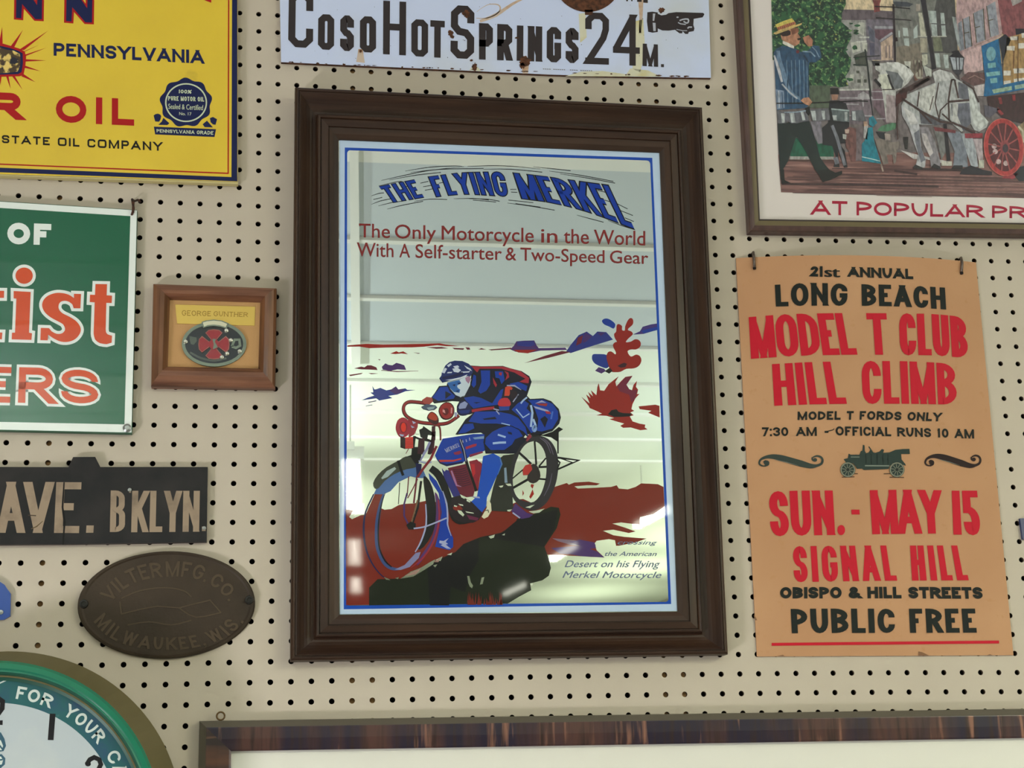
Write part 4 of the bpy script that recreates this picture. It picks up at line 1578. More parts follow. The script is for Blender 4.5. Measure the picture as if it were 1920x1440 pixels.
poly(M, S, P('980,250 1060,330 1130,470 1165,640 1172,780 1225,900 1225,990 1190,1022 1045,987 1090,800 1110,640 1080,450 990,310', z), B, 5)
poly(M, S, P('1090,925 1130,930 1180,900 1150,940 1175,960 1150,965 1205,1010 1160,1005 1100,972 1120,960 1085,950', z), LV, 6)
line(M, S, P('1000,200 1080,270 1150,420 1205,600 1225,690 1290,745 1420,730', z), [12, 14, 14, 12, 9, 7, 4], K, 5, sm=3)
line(M, S, P('1120,430 1160,560 1170,700 1170,770 1205,880', z), [1.5, 3, 3, 2.5, 1], LV, 6, sm=3)
line(M, S, P('830,805 930,790 1040,750 1160,700', z), 2.8, LV, 7, sm=3)
for s_, w, c in (('862,280 850,400 832,550', 3.2, MR), ('870,310 820,410 770,500', 2, MR), ('780,285 775,360 765,480', 1.8, MR), ('690,345 685,450 678,560', 1.4, GR), ('765,450 735,560 735,680 785,780', 3, PU),
                 ('905,330 870,600 815,760', 4.2, K), ('870,520 840,640 810,740', 3, pr((110, 84, 60)))):
    line(M, S, P(s_, z), w, c, 5)
poly(M, S, P('755,770 800,735 850,755 850,790 830,815 780,815', z), K, 6)
M.build('fork', mirror)['label'] = 'front fork and fender of the printed motorcycle'

z = zc = (800, 800, .125)
M = Mesh()
poly(M, S, P('1090,480 1150,430 1390,400 1330,560 1292,760 1280,920 1290,1080 1300,1230 1200,1275 980,1262 930,1200 960,1080 1000,900 1060,720', z), pr((34, 37, 31)), 4)
poly(M, S, P('240,180 700,110 880,110 870,360 640,445 540,545 300,592 160,500 125,430 200,260', z), B, 5)
poly(M, S, P('180,498 400,498 520,470 520,492 400,525 200,530', z), pr((176, 52, 40)), 6)
poly(M, S, P('140,470 200,550 300,590 540,545 540,520 300,560 200,530', z), NV, 6)
poly(M, S, P('580,305 700,262 752,255 742,292 590,342', z), pr((150, 36, 56)), 6)
poly(M, S, P('640,420 830,368 850,388 650,455', z), pr((120, 30, 60)), 6)
poly(M, S, P('400,390 500,360 530,390 480,420 420,420', z), pr((120, 30, 60)), 6)
text(M, S, 'MERKEL', '265,335 485,240', '300,390 495,295', LV, t=.16, gap=.14, z=z, k=7)
line(M, S, P('540,205 545,240', z), 1.6, LV, 7); line(M, S, P('590,190 600,230', z), 1.6, LV, 7); line(M, S, P('640,165 650,210', z), 1.6, LV, 7)
poly(M, S, P('690,165 860,140 860,180 720,190', z), pr((110, 140, 180)), 6)
poly(M, S, P('230,630 340,660 480,960 510,1040 400,1050 330,900 260,760', z), pr((40, 40, 112)), 5)
poly(M, S, P('320,620 600,555 720,960 700,1045 600,1055 500,1010 350,700', z), MR, 6)
for q in range(9):
    line(M, S, P('%d,%d %d,%d %d,%d' % (395 + q * 12, 640 + q * 30, 480 + q * 10, 650 + q * 30, 590 + q * 10, 615 + q * 30), z), 1.3, pr((44, 14, 40)), 7, sm=2)
line(M, S, P('370,660 420,800 450,880 520,900', z), [3, 4, 3, 1], pr((150, 100, 140)), 7)
poly(M, S, P('640,520 760,490 835,560 800,760 770,960 735,960 690,740', z), pr((128, 28, 46)), 6)
poly(M, S, P('660,560 720,560 730,700 690,760', z), pr((170, 36, 44)), 7)
line(M, S, P('505,190 560,380 610,570 690,800 745,965', z), 5, K, 7)
line(M, S, P('500,190 560,350 590,520', z), 1.4, LV, 8)
poly(M, S, P('738,480 842,455 792,528', z), m_mir, 8)
poly(M, S, P('240,640 310,615 270,675', z), m_mir, 8)
poly(M, S, P('380,1060 500,1030 700,1140 840,1300 780,1400 700,1440 540,1440 420,1390 330,1260', z), pr((26, 14, 24)), 6)
for s_ in ('460,1250 520,1262 565,1320 545,1348 480,1295', '470,1155 545,1170 550,1190 500,1180', '410,1175 460,1190 450,1205 410,1195', '580,1268 700,1290 710,1305 600,1290', '510,1030 570,1060 570,1085 520,1060', '600,1090 655,1120 650,1140 600,1115'):
    poly(M, S, P(s_, z), m_mir, 8)
poly(M, S, P('395,1200 500,1180 545,1240 450,1260 400,1240', z), pr((120, 30, 20)), 7)
poly(M, S, P('600,1320 780,1370 760,1410 640,1390', z), pr((92, 26, 60)), 7)
poly(M, S, P('1162,620 1195,612 1212,840 1170,842', z), pr((120, 140, 160)), 6)
for s_ in ('1080,890 1150,880 1140,905 1110,915', '1180,855 1260,855 1275,890 1220,890', '1205,1250 1280,1240 1250,1275 1215,1270'):
    poly(M, S, P(s_, z), m_mir, 7)
M.build('engine', mirror)['label'] = 'blue tank and maroon engine of the printed motorcycle'
M = Mesh()
ring(M, S, P('1480,170 1640,130 1800,170 1900,270 1960,420 1975,600 1945,820 1880,1000 1790,1150 1670,1240 1560,1255 1440,1215 1340,1130 1270,1000 1240,800 1270,560 1350,330', z),
     P('1560,225 1640,220 1720,280 1780,400 1800,560 1790,760 1740,950 1680,1060 1590,1135 1480,1120 1380,1080 1310,960 1292,760 1330,560 1400,380 1480,270', z), pr((38, 36, 42)), 5)
for s_ in ('1700,170 1800,250 1860,400', '1740,170 1840,260 1900,420', '1880,700 1840,880 1760,1040'):
    line(M, S, P(s_, z), [1, 1.8, 1], pr((92, 84, 104)), 6, sm=3)
for s_, w in (('1620,215 1635,400 1645,570', 3.2), ('1390,390 1480,470 1570,560', 3.8), ('1790,470 1690,590', 3), ('1680,605 1800,600', 3.4), ('1300,915 1520,790', 4.4), ('1290,775 1450,640', 2.4), ('1680,780 1800,790', 3)):
    line(M, S, P(s_, z), w, K, 6)
poly(M, S, P('1520,720 1555,580 1640,565 1700,680 1695,790 1600,850 1515,800', z), pr((40, 34, 34)), 7, 2)
poly(M, S, P('1440,640 1480,580 1560,555 1585,640 1520,722 1450,725', z), pr((170, 48, 44)), 8)
poly(M, S, P('1380,1090 1450,1085 1570,1140 1480,1180 1400,1150', z), pr((110, 28, 13)), 4)
for s_ in ('1570,860 1610,870 1590,930 1560,890', '1590,940 1610,1010 1560,1080 1540,1050', '1440,950 1460,1000 1440,1040'):
    poly(M, S, P(s_, z), RD, 4)
for s_ in ('1480,1210 1570,1180 1620,1172 1550,1222', '1530,1272 1640,1258 1770,1228 1690,1290 1600,1302'):
    poly(M, S, P(s_, z), m_mir, 7)
poly(M, S, P('1270,1270 1330,1150 1500,1290 1600,1320 1540,1362 1420,1385', z), PU, 4)
line(M, S, P('1290,1290 1400,1370', z), 2.6, LV, 5)
z = (900, 840, 400 / 1920)
line(M, S, P('700,85 890,110 690,195', z), 3.4, K, 6)
line(M, S, P('690,100 720,130 700,180', z), 2.4, K, 6)
line(M, S, P('720,90 830,128 740,170', z), 1.6, K, 6)
z = (800, 640, 280 / 1920)
line(M, S, P('1690,1180 1690,1440', z), 2.4, K, 6)
poly(M, S, P('1340,1195 1500,1200 1620,1160 1700,1100 1755,1130 1700,1165 1690,1290 1600,1230 1480,1210 1370,1230', z), K, 6)
poly(M, S, P('1270,1250 1330,1180 1350,1230 1290,1290', z), pr((130, 36, 56)), 7)
M.build('rear_wheel', mirror)['label'] = 'rear wheel of the printed motorcycle'

# ---- rider
M = Mesh()
zr = z
poly(M, S, P('560,310 700,320 980,316 1080,348 1220,383 1320,448 1350,520 1310,640 1290,700 1330,740 1500,733 1600,768 1700,870 1726,980 1705,1060 1620,1150 1480,1195 1340,1195 1285,1185 1245,1240 1265,1290 1200,1350 1150,1440 760,1440 730,1300 745,1200 700,1170 370,1195 500,1000 600,922 560,935 440,952 390,905 390,830 420,770 330,765 100,795 55,740 160,575 285,566 320,640 480,710 560,560 575,420', z), pr((6, 8, 34)), 7)
BL = (
    '600,420 640,440 640,560 605,605 570,560', '690,370 820,370 820,560 770,640 690,680 655,640 700,520', '870,380 985,380 1010,500 960,560 930,480 880,470', '1060,540 1180,515 1300,570 1285,650 1180,600 1080,572',
    '470,722 600,700 700,722 840,790 950,620 995,600 970,720 920,820 780,838 600,868 520,790', '620,900 900,895 1080,930 1180,980 1275,1100 1305,1225 1240,1162 1100,1092 900,1062 700,1062 530,1035',
    '940,1110 1060,1078 1185,1130 1245,1222 1140,1262 1100,1330 1000,1402 820,1402 745,1320 755,1240 840,1160', '395,1192 480,1060 600,1050 620,1120 500,1180', '65,722 170,586 270,576 300,640 372,702 350,742 150,772',
    '1290,750 1500,745 1625,800 1695,900 1695,1000 1620,1125 1480,1165 1415,1155 1430,1000 1385,870 1340,800', '1085,880 1160,800 1240,745 1320,800 1290,860 1370,940 1405,1160 1340,1184 1250,1050 1180,960')
for s_ in BL:
    poly(M, S, P(s_, z), B, 8)
    line(M, S, P(s_, z), 1.3, K, 8.5, closed=True)
for s_ in ('720,995 880,970 900,1000 740,1010', '1040,1160 1090,1170 1100,1200 1050,1190', '240,640 320,680 240,740', '600,785 700,780 640,800', '1150,1260 1230,1230 1300,1250 1180,1330 1090,1340', '620,1095 780,1080 790,1160 640,1150', '1460,1000 1520,960 1560,1000 1520,1110'):
    poly(M, S, P(s_, z), pr((6, 8, 34)), 9)
RB = pr((150, 34, 52))
poly(M, S, P('570,318 700,326 980,324 1085,352 1210,388 1318,470 1310,540 1250,532 1190,520 1270,480 1180,432 1130,402 1020,372 960,352 680,352 650,400', z), RB, 9)
for s_ in ('930,400 970,400 960,442 930,430', '1000,380 1050,400 1062,460 1010,502 1032,430', '850,460 905,560 890,592 860,542'):
    poly(M, S, P(s_, z), RB, 9)
poly(M, S, P('1010,590 1060,568 1105,600 1060,700 998,702', z), pr((186, 60, 40)), 9)
poly(M, S, P('1070,620 1150,640 1180,700 1100,760 1070,700', z), pr((30, 14, 30)), 10)
line(M, S, P('1030,568 1130,570 1215,625', z), [2, 3, 1], LV, 10)
line(M, S, P('1180,680 1110,780', z), 2, LV, 10)
line(M, S, P('580,895 720,872 870,855', z), 5.2, RB, 9)
poly(M, S, P('920,780 960,735 1040,728 1080,790 1062,835 930,832', z), pr((172, 36, 52)), 10, 2)
poly(M, S, P('925,838 1068,832 1060,885 940,892', z), pr((30, 60, 140)), 10)
line(M, S, P('860,868 930,885', z), 2, LV, 10); line(M, S, P('895,890 935,940', z), 2, LV, 10)
for s_, w in (('915,1200 1015,1232', 3.4), ('850,1312 940,1302 1020,1300', 4), ('960,1052 1070,1078', 1.6), ('1210,800 1240,760 1290,720', 3), ('1150,870 1240,980 1320,930', 2), ('1340,820 1360,920 1350,1000 1340,1100', 4), ('1370,1000 1400,1080 1370,1150', 4)):
    line(M, S, P(s_, z), w, pr((150, 176, 214)), 10)
poly(M, S, ell(*zq(1385, 1120), 5, 7, 16), pr((120, 150, 205)), 10)
poly(M, S, P('1390,800 1480,758 1540,790 1480,785', z), LV, 10)
poly(M, S, P('1400,800 1555,800 1540,835 1450,822', z), pr((140, 40, 36)), 10)
poly(M, S, P('1370,830 1450,850 1560,885 1602,930 1540,905 1400,862', z), LV, 11)
poly(M, S, P('1520,895 1590,905 1590,935 1540,930', z), RB, 12)
line(M, S, P('1620,900 1600,1000', z), 3, pr((60, 100, 190)), 10)
poly(M, S, P('390,870 420,790 480,758 545,800 575,880 540,932 470,952 410,932', z), NV, 10, 2)
poly(M, S, P('410,850 430,800 490,770 530,800 500,860 420,870', z), pr((130, 140, 180)), 11)
poly(M, S, P('400,890 560,880 540,925 440,930', z), pr((16, 40, 110)), 11)
M.build('rider', mirror)['label'] = 'crouching rider in blue'
M = Mesh()
poly(M, S, P('270,530 420,490 545,435 572,490 540,600 490,695 430,720 370,695 300,615', z), pr((186, 200, 212)), 9)
poly(M, S, P('265,530 420,498 445,540 390,570 400,600 432,622 420,662 350,652 290,590', z), pr((40, 92, 160)), 10)
poly(M, S, P('330,560 370,550 360,580', z), NV, 11); poly(M, S, P('390,535 440,530 420,555', z), NV, 11); poly(M, S, P('370,640 420,625 400,650', z), NV, 11)
poly(M, S, P('495,470 550,440 568,490 540,545 505,510', z), pr((150, 110, 140)), 10)
line(M, S, P('265,545 300,615 370,695 430,720', z), 1.6, NV, 11)
poly(M, S, P('165,470 190,440 200,390 240,310 290,268 360,248 460,253 540,288 595,340 595,400 560,450 470,440 400,470 240,515 205,525', z), pr((18, 36, 96)), 11)
for s_ in ('190,400 235,340 262,352 230,412', '260,310 310,278 322,300 280,332', '340,322 400,308 420,332 370,350', '480,308 560,350 582,382 520,352', '330,352 400,340 442,372 405,402 350,392', '440,390 540,385 560,372 545,400 460,405',
           '240,498 330,485 430,462 525,425 505,452 430,482 320,507', '270,395 330,392 320,408 262,410'):
    poly(M, S, P(s_, z), pr((190, 200, 216)), 12)
line(M, S, P('200,475 330,450 470,410', z), 5, NV, 12)
M.build('rider_head', mirror)['label'] = 'rider head in cap and goggles'

# ---- handlebar and lamps
M = Mesh()
zb = z = (730, 670, .125)
hb = P('560,690 400,668 290,668 225,715 215,800 260,880 360,940 480,975 620,990 760,1000 880,980 980,920 1045,870', z)
line(M, S, hb, 6.2, pr((40, 10, 16)), 8, sm=4)
line(M, S, hb, 4.2, pr((132, 32, 36)), 9, sm=4)
lamp = P('97,1040 120,950 180,905 240,910 290,960 312,1060 290,1150 220,1197 150,1182 108,1110', z)
poly(M, S, P('280,920 380,925 432,980 424,1050 380,1150 290,1205 300,1060', z), pr((136, 34, 50)), 9)
poly(M, S, P('340,950 400,980 360,1000', z), LV, 10); poly(M, S, P('320,1020 380,1050 340,1060', z), LV, 10)
poly(M, S, lamp, pr((150, 30, 52)), 10, 2)
poly(M, S, P('150,1050 170,985 215,970 260,1000 265,1070 240,1125 190,1130', z), pr((110, 20, 36)), 11, 2)
poly(M, S, P('172,1050 192,990 230,985 252,1050 236,1112 196,1116', z), pr((206, 44, 30)), 12, 2)
poly(M, S, P('150,1150 222,1162 205,1188 165,1178', z), LV, 12)
poly(M, S, P('240,1200 355,1192 357,1360 240,1366', z), pr((194, 52, 44)), 10)
poly(M, S, P('168,1185 240,1205 240,1370 168,1345', z), pr((34, 12, 20)), 10)
for q in range(5):
    line(M, S, P('250,%d 345,%d' % (1230 + q * 28, 1226 + q * 28), z), .8, pr((120, 24, 24)), 11)
line(M, S, P('290,1370 250,1440', z), 1.2, MR, 9)
poly(M, S, P('740,800 770,720 850,670 930,690 975,760 970,850 930,910 850,932 780,900', z), pr((44, 12, 18)), 10, 2)
poly(M, S, P('750,800 780,725 850,682 920,700 960,765 955,845 920,900 850,920 790,890', z), pr((140, 34, 36)), 11, 2)
poly(M, S, P('800,800 830,765 880,770 890,830 850,870 810,850', z), pr((84, 14, 20)), 12, 2)
poly(M, S, P('800,780 830,790 840,840 800,820', z), pr((196, 130, 130)), 13)
poly(M, S, P('925,750 945,760 940,840 920,840', z), pr((190, 130, 130)), 12)
poly(M, S, P('565,900 600,835 640,815 700,850 740,920 735,985 690,1010 620,980', z), pr((60, 14, 20)), 10, 2)
poly(M, S, P('580,895 610,840 645,828 695,860 725,925 690,950 620,930', z), pr((160, 52, 30)), 11, 2)
poly(M, S, P('490,640 560,592 640,605 655,660 600,705 520,692', z), pr((150, 62, 56)), 10)
poly(M, S, P('480,740 560,700 690,720 720,750 680,782 590,795 510,772', z), pr((64, 78, 100)), 10)
poly(M, S, P('560,755 690,735 660,780 590,790', z), pr((128, 150, 160)), 11)
poly(M, S, P('980,820 1020,830 1010,900 985,880', z), LV, 11)
line(M, S, P('665,1030 660,1200 640,1440', z), 6.5, pr((60, 20, 34)), 8)
line(M, S, P('665,1020 735,1020 765,1090 770,1240', z), [4, 3.4, 3, 3], pr((104, 34, 34)), 8, sm=3)
poly(M, S, P('450,1085 500,1060 510,1030 560,1065 640,1120 695,1110 690,1240 600,1255 470,1190', z), K, 8)
poly(M, S, P('580,1165 635,1170 625,1240 570,1220', z), m_mir, 9)
poly(M, S, P('395,1110 440,1100 450,1150 400,1150', z), m_mir, 9)
poly(M, S, P('440,1225 530,1205 525,1450 420,1450', z), pr((52, 16, 30)), 8)
line(M, S, P('610,1270 560,1380 510,1460', z), 4.5, pr((128, 128, 168)), 9)
line(M, S, P('380,1180 365,1300 350,1470', z), 5, K, 8)
line(M, S, P('375,1190 450,1220 640,1260', z), 3, K, 8)
line(M, S, P('630,1240 600,1450', z), 6, pr((40, 14, 30)), 8)
z = zf
poly(M, S, P('830,-10 920,-10 900,120 860,180 800,90 750,90 830,60', z), K, 6)
line(M, S, P('1060,-20 1000,110 930,200 870,290', z), 4.6, pr((112, 24, 34)), 9)
line(M, S, P('970,0 900,120', z), 3.2, pr((128, 128, 168)), 8)
line(M, S, P('880,130 960,150 1010,140', z), 2.4, LV, 8)
poly(M, S, P('850,150 910,160 905,260 860,280', z), NV, 6)
M.build('handlebar', mirror)['label'] = 'red handlebar, horns and headlamp of the printed motorcycle'
M = Mesh()
z = zc
poly(M, S, P('850,440 1000,400 1092,450 1125,560 1062,720 972,920 905,1060 892,1200 830,1285 670,1122 760,1040 800,800', z), pr((12, 70, 172)), 9)
line(M, S, P('1095,455 1128,560 1065,720', z), [2, 2.6, 1], pr((70, 110, 170)), 10)
poly(M, S, P('680,1045 790,1050 800,1075 740,1070', z), LV, 10)
poly(M, S, P('825,1352 900,1222 905,1120 935,1090 965,1160 972,1262 920,1352 860,1382', z), pr((206, 202, 172)), 9)
line(M, S, P('880,1260 920,1250 930,1290', z), 1.5, GR, 10)
M.build('rider_leg', mirror)['label'] = 'rider boot and lower leg'


# ================================================================== FRAMED STREET SCENE POSTER
m_pf = mat('mahogany_frame', (84, 58, 52), rough=.4, coat=.2, crough=.2, var=((58, 38, 36), 50, .35, .7, (1, 1, .3)))
m_pfo = mat('bronze_frame_band', (112, 100, 74), rough=.4, metal=.3)
m_pfi = mat('dark_frame_lip', (52, 40, 34), rough=.5)
m_mat = mat('off_white_mat', (222, 212, 208), rough=.7)
t = thing('framed_poster', at(1660, 200, 0), 'framed poster of a horse drawn wagon street scene in the upper right corner', 'poster')
OU = [at(*p, .006) for p in P('1349,-460 2480,-460 2480,452 1402,438.5')]
INN = [at(*p, .013) for p in P('1387,-440 2440,-440 2440,426 1424.5,411')]
M = Mesh()
moulding(M, OU, INN, [(0, .0004), (0, .014), (.05, .0185), (.2, .0195), (.42, .0185), (.46, .0165, m_pfi), (.5, .0165, m_pfo), (.78, .0185, m_pfo), (.82, .0165, m_pfi), (1, .0135, m_pfi), (1, .0105, m_pfi)], m_pf)
M.build('frame', t)
M = Mesh()
D = .0105
slab(M, P('1380,-450 2450,-450 2450,435 1418,420'), .0006, D, m_mat)
M.build('mat_board', t)
S = Surf(D)
M = Mesh()
text(M, S, 'AT POPULAR PRICES', '1521,375.5 1680,380 1918,387 2030,391', '1521,402.5 1680,405 1918,409.5 2030,412', ink((166, 18, 54)), t=.2, gap=.17, sp=.42)
M.build('lettering', t)['label'] = 'crimson capitals below the picture'
PC = {}


def pt(*c):
    if c not in PC:
        PC[c] = mat('paint_%02x%02x%02x' % c, c, rough=.6, var=(tuple(int(q * .78) for q in c), 230, .4, .65, (1, 1, .5)))
    return PC[c]


Z1, Z2, Z3, Z4, Z5, Z6 = (1430, 0, .125), (1430, 170, .125), (1600, 0, .125), (1620, 100, 1 / 6), (1740, 0, .125), (1740, 160, .1528)
m_leaf = mat('painted_leaves', (44, 90, 58), rough=.6, var=[((20, 48, 40), 120, .44, .54), ((112, 148, 92), 190, .55, .62), ((160, 160, 90), 120, .66, .7)])
m_brick = mat('painted_street', (130, 92, 88), rough=.6, var=[((92, 62, 62), 60, .45, .6, (.2, 1, 2.2)), ((156, 118, 112), 90, .55, .7, (.2, 1, 2))])
picM = Mesh()


def pa(s, zz_, c, k, sm=0):
    poly(picM, S, P(s, zz_), c if not isinstance(c, tuple) else pt(*c), k, sm)


def ps(s, zz_, w, c, k, sm=0):
    line(picM, S, P(s, zz_), w, pt(*c), k, sm)


pa('1440,-300 2300,-300 2300,381 1464.5,360.5 1446,0', None, (228, 206, 172), 1)
pa('1452,120 1560,120 1700,110 2300,140 2300,300 1460,300', None, (122, 112, 114), 1.5)
pa('1459,290 1560,285 2300,290 2300,381 1464.5,360.5', None, m_brick, 2)
# houses
pa('1150,290 1640,290 1650,1440 1150,1440', Z1, (160, 158, 156), 2)
pa('-240,140 300,150 590,170 600,300 200,300 -240,300', Z3, (108, 96, 104), 3)
pa('190,290 620,300 640,920 560,920 420,900 200,900', Z3, (124, 116, 130), 3)
pa('320,440 615,440 615,480 400,610 330,560', Z3, (112, 82, 94), 4)
pa('320,390 600,395 600,430 320,425', Z3, (160, 160, 168), 4)
pa('285,0 415,0 395,60 400,170 310,185 310,60', Z3, (130, 64, 64), 4)
pa('410,640 590,520 600,905 420,905', Z3, (204, 178, 160), 4)
ps('395,620 585,490', Z3, 4, (170, 168, 178), 5)
for x in (480, 530, 580):
    pa('%d,690 %d,670 %d,870 %d,870' % (x, x + 22, x + 24, x + 2), Z3, (140, 122, 122), 5)
pa('215,380 320,470 320,640 240,600', Z3, (96, 98, 116), 4)
pa('240,640 320,650 320,830 250,830', Z3, (90, 88, 108), 4)
pa('590,-40 1500,-40 1560,800 1500,1060 640,930 620,300', Z3, (128, 128, 124), 4)
pa('1255,-40 1520,-40 1560,640 1570,800 1210,790 1140,540', Z3, (82, 80, 82), 5)
pa('590,20 800,30 900,60 840,100 640,100', Z3, (70, 74, 84), 5)
for s in ('1120,160 1240,165 1252,350 1150,345', '1165,360 1250,365 1262,540 1180,540', '1305,190 1360,195 1378,360 1315,360', '1318,380 1380,380 1390,545 1330,540', '740,415 815,420 828,545 748,540', '755,575 832,575 840,695 768,680',
          '900,440 962,370 965,560 905,580', '1220,800 1290,800 1312,1010 1250,1010', '1350,820 1420,820 1435,1020 1372,1020', '670,460 700,460 700,560 680,560', '1490,250 1540,260 1550,430 1510,420'):
    pa(s, Z3, (182, 192, 190), 6)
pa('975,190 1030,190 1090,540 1010,545', Z3, (200, 198, 180), 6)
pa('940,60 1000,60 1010,160 940,170', Z3, (170, 158, 148), 6)
pa('1190,560 1310,560 1345,770 1210,770', Z3, (122, 126, 104), 6)
pa('1000,570 1105,575 1115,790 1010,790', Z3, (176, 168, 150), 6)
pa('650,700 1020,640 1040,1000 860,1180 640,930', Z3, (134, 124, 112), 5)
pa('760,920 850,920 860,1020 800,1040', Z3, (206, 208, 200), 6)
pa('1030,820 1110,810 1115,960 1040,1000', Z3, (206, 204, 186), 6)
pa('900,900 1040,900 1040,1180 920,1180', Z3, (176, 170, 154), 5)
for x in (905, 960, 1010):
    ps('%d,900 %d,1150' % (x, x + 20), Z3, 2.2, (112, 96, 90), 6)
ps('970,545 1110,550 1400,545', Z3, 2, (190, 188, 176), 6)
pa('430,-40 1030,-40 1105,540 800,690 800,1060 550,1110 460,700 420,300', Z5, (196, 164, 166), 5)
for s, c in (('450,350 505,310 545,740 480,770', (136, 142, 154)), ('520,290 620,240 665,690 560,735', (150, 154, 166)), ('685,195 835,125 860,600 730,645', (152, 156, 168)), ('880,90 1010,20 1065,520 930,560', (156, 160, 172))):
    pa(s, Z5, c, 6)
for s in ('520,280 560,735', '680,200 730,640', '880,90 935,550', '905,310 980,290', '700,420 780,395', '540,500 620,480', '620,245 660,690', '830,130 860,600'):
    ps(s, Z5, 1.6, (92, 84, 66), 7)
pa('360,250 420,260 500,770 440,660', Z5, (166, 172, 176), 6)
pa('520,780 800,690 830,1050 540,1110', Z5, (212, 180, 182), 6)
ps('700,690 1000,560 1110,510', Z5, 2, (180, 150, 140), 7)
pa('1030,-40 1800,-40 1800,560 1200,560 1105,495', Z5, (146, 84, 90), 6)
ps('1030,-20 1105,490', Z5, 3, (196, 162, 164), 7)
pa('1230,-40 1400,-40 1410,20 1270,90', Z5, (176, 168, 168), 7)
pa('1310,430 1440,430 1440,530 1320,530', Z5, (40, 36, 50), 7)
pa('490,1180 600,1080 845,1090 855,1240 680,1290', Z5, (106, 76, 78), 7)
ps('600,1180 700,1130 840,1200', Z5, 2, (160, 126, 122), 8)
pa('690,1290 850,1260 850,1440 740,1440', Z5, (206, 196, 198), 7)
# tree
pa('130,0 150,-100 1240,-100 1250,60 1190,200 1180,330 1290,420 1300,620 1240,760 1330,900 1300,1060 1240,1150 1290,1290 1150,1310 1060,1290 900,1340 690,1320 690,900 150,900', Z1, m_leaf, 4)
for q in range(26):
    random.seed(40 + q)
    x, y = random.uniform(1150, 1420), random.uniform(330, 1300)
    pa(' '.join('%.0f,%.0f' % p for p in blotch(x, y, random.uniform(20, 50), random.uniform(12, 34), 9)), Z1, m_leaf, 5)
for s in ('1440,330 1530,340 1520,540 1420,480', '1320,640 1460,620 1470,760 1350,800', '1490,640 1570,640 1570,780 1500,760', '1310,1120 1370,1110 1370,1240 1290,1230', '1480,1140 1500,1140 1500,1290 1480,1290'):
    pa(s, Z1, (196, 196, 186), 4)
for s in ('1400,630 1560,620', '1440,560 1600,560', '1150,1350 1600,1340'):
    ps(s, Z1, 3, (206, 206, 200), 5)
for s in ('1400,1060 1450,1060 1450,1100 1410,1100', '1420,1190 1470,1190 1470,1240 1420,1240', '1520,1190 1560,1190 1560,1240 1520,1240', '1370,830 1560,760 1570,980 1400,990'):
    pa(s, Z1, (80, 84, 76), 5)
# poles and lamp
ps('600,60 620,560 625,930', Z3, 4, (52, 40, 48), 7)
ps('320,95 600,105 850,130', Z3, 2, (52, 44, 50), 7)
ps('340,265 620,285 870,305', Z3, 2, (52, 44, 50), 7)
ps('640,560 650,620', Z3, 5, (52, 24, 34), 7)
pa('1000,-40 1082,-40 1160,500 1245,1030 1180,1045 1100,500', Z3, (46, 42, 52), 7)
ps('175,740 215,1000 262,1440', Z3, 3, (38, 44, 46), 7)
ps('60,420 100,700', Z4, 2.5, (44, 44, 50), 7)
ps('0,860 400,836', Z3, 2, (44, 48, 50), 7)
ps('0,970 200,980', Z3, 2.5, (44, 60, 54), 7)
pa('320,855 545,855 520,1050 372,1050', Z5, (178, 184, 194), 8)
for s in ('325,860 375,1050', '420,860 435,1050', '470,860 470,1050', '540,860 520,1050'):
    ps(s, Z5, 2, (70, 68, 78), 9)
pa('350,775 400,760 460,755 480,800 550,870 310,855 380,800', Z5, (40, 36, 46), 9)
pa('370,1045 525,1045 480,1120 420,1120', Z5, (60, 56, 66), 9)
ps('455,1120 480,1300', Z5, 3, (70, 60, 70), 8)
# far fence and houses behind the walkers
pa('1150,0 1660,0 1660,500 1150,500', Z2, (128, 114, 124), 5)
pa('1420,130 1430,60 1510,10 1590,60 1610,130', Z2, (176, 172, 176), 6)
for s in ('1160,110 1650,110', '1500,130 1510,240', '1180,370 1640,380', '1230,200 1440,205'):
    ps(s, Z2, 2.6, (176, 172, 178), 6)
pa('700,-80 1010,-80 1010,260 700,260', Z2, (88, 100, 84), 5)
pa('100,400 360,410 360,790 250,790 110,600', Z4, (118, 96, 108), 5)
ps('60,430 250,430', Z4, 2, (176, 170, 178), 6); ps('80,520 240,520', Z4, 2, (176, 170, 178), 6); ps('140,735 240,735', Z4, 2, (176, 170, 178), 6)
pa('720,460 880,460 900,790 830,800 760,640', Z2, (136, 130, 142), 6)
pa('1400,560 1500,520 1500,1050 1390,1060', Z2, (120, 106, 112), 5)
# grass and kerb
pa('420,700 1060,780 1070,1000 410,1000', Z2, (26, 96, 74), 5)
pa('405,985 1070,990 1070,1032 405,1032', Z2, (172, 168, 166), 6)
ps('380,1050 1060,1050', Z2, 2, (84, 62, 60), 6)
# people behind
pa('1010,-40 1130,-40 1150,50 1015,50', Z2, (36, 34, 38), 7)
pa('1030,55 1135,60 1120,140 1040,140', Z2, (176, 132, 112), 7)
pa('1000,150 1150,150 1250,190 1275,270 1300,470 1290,700 1250,790 1150,790 1230,900 1275,1150 1220,1155 1130,905 1135,1000 1155,1150 1060,1145 1100,1000 1040,830 900,812 890,560 980,480', Z2, (38, 38, 46), 7)
ps('1040,520 1110,690 1170,900 1235,1120', Z2, 6, (124, 126, 138), 8)
ps('1090,1000 1120,1100', Z2, 8, (120, 122, 134), 8)
pa('1230,600 1300,540 1400,570 1405,860 1395,1060 1330,1060 1290,900 1250,860', Z2, (124, 84, 82), 7)
pa('1230,580 1300,580 1290,640 1240,640', Z2, (196, 172, 160), 8)
pa('1200,650 1260,660 1250,730 1205,720', Z2, (190, 192, 186), 8)
pa('1627,240 1636,238 1638.5,262 1652,307 1616,302 1616,270 1622,262', None, (20, 128, 150), 8)
pa('1620,232 1628,234 1626,262 1619,258', None, (178, 176, 178), 8)
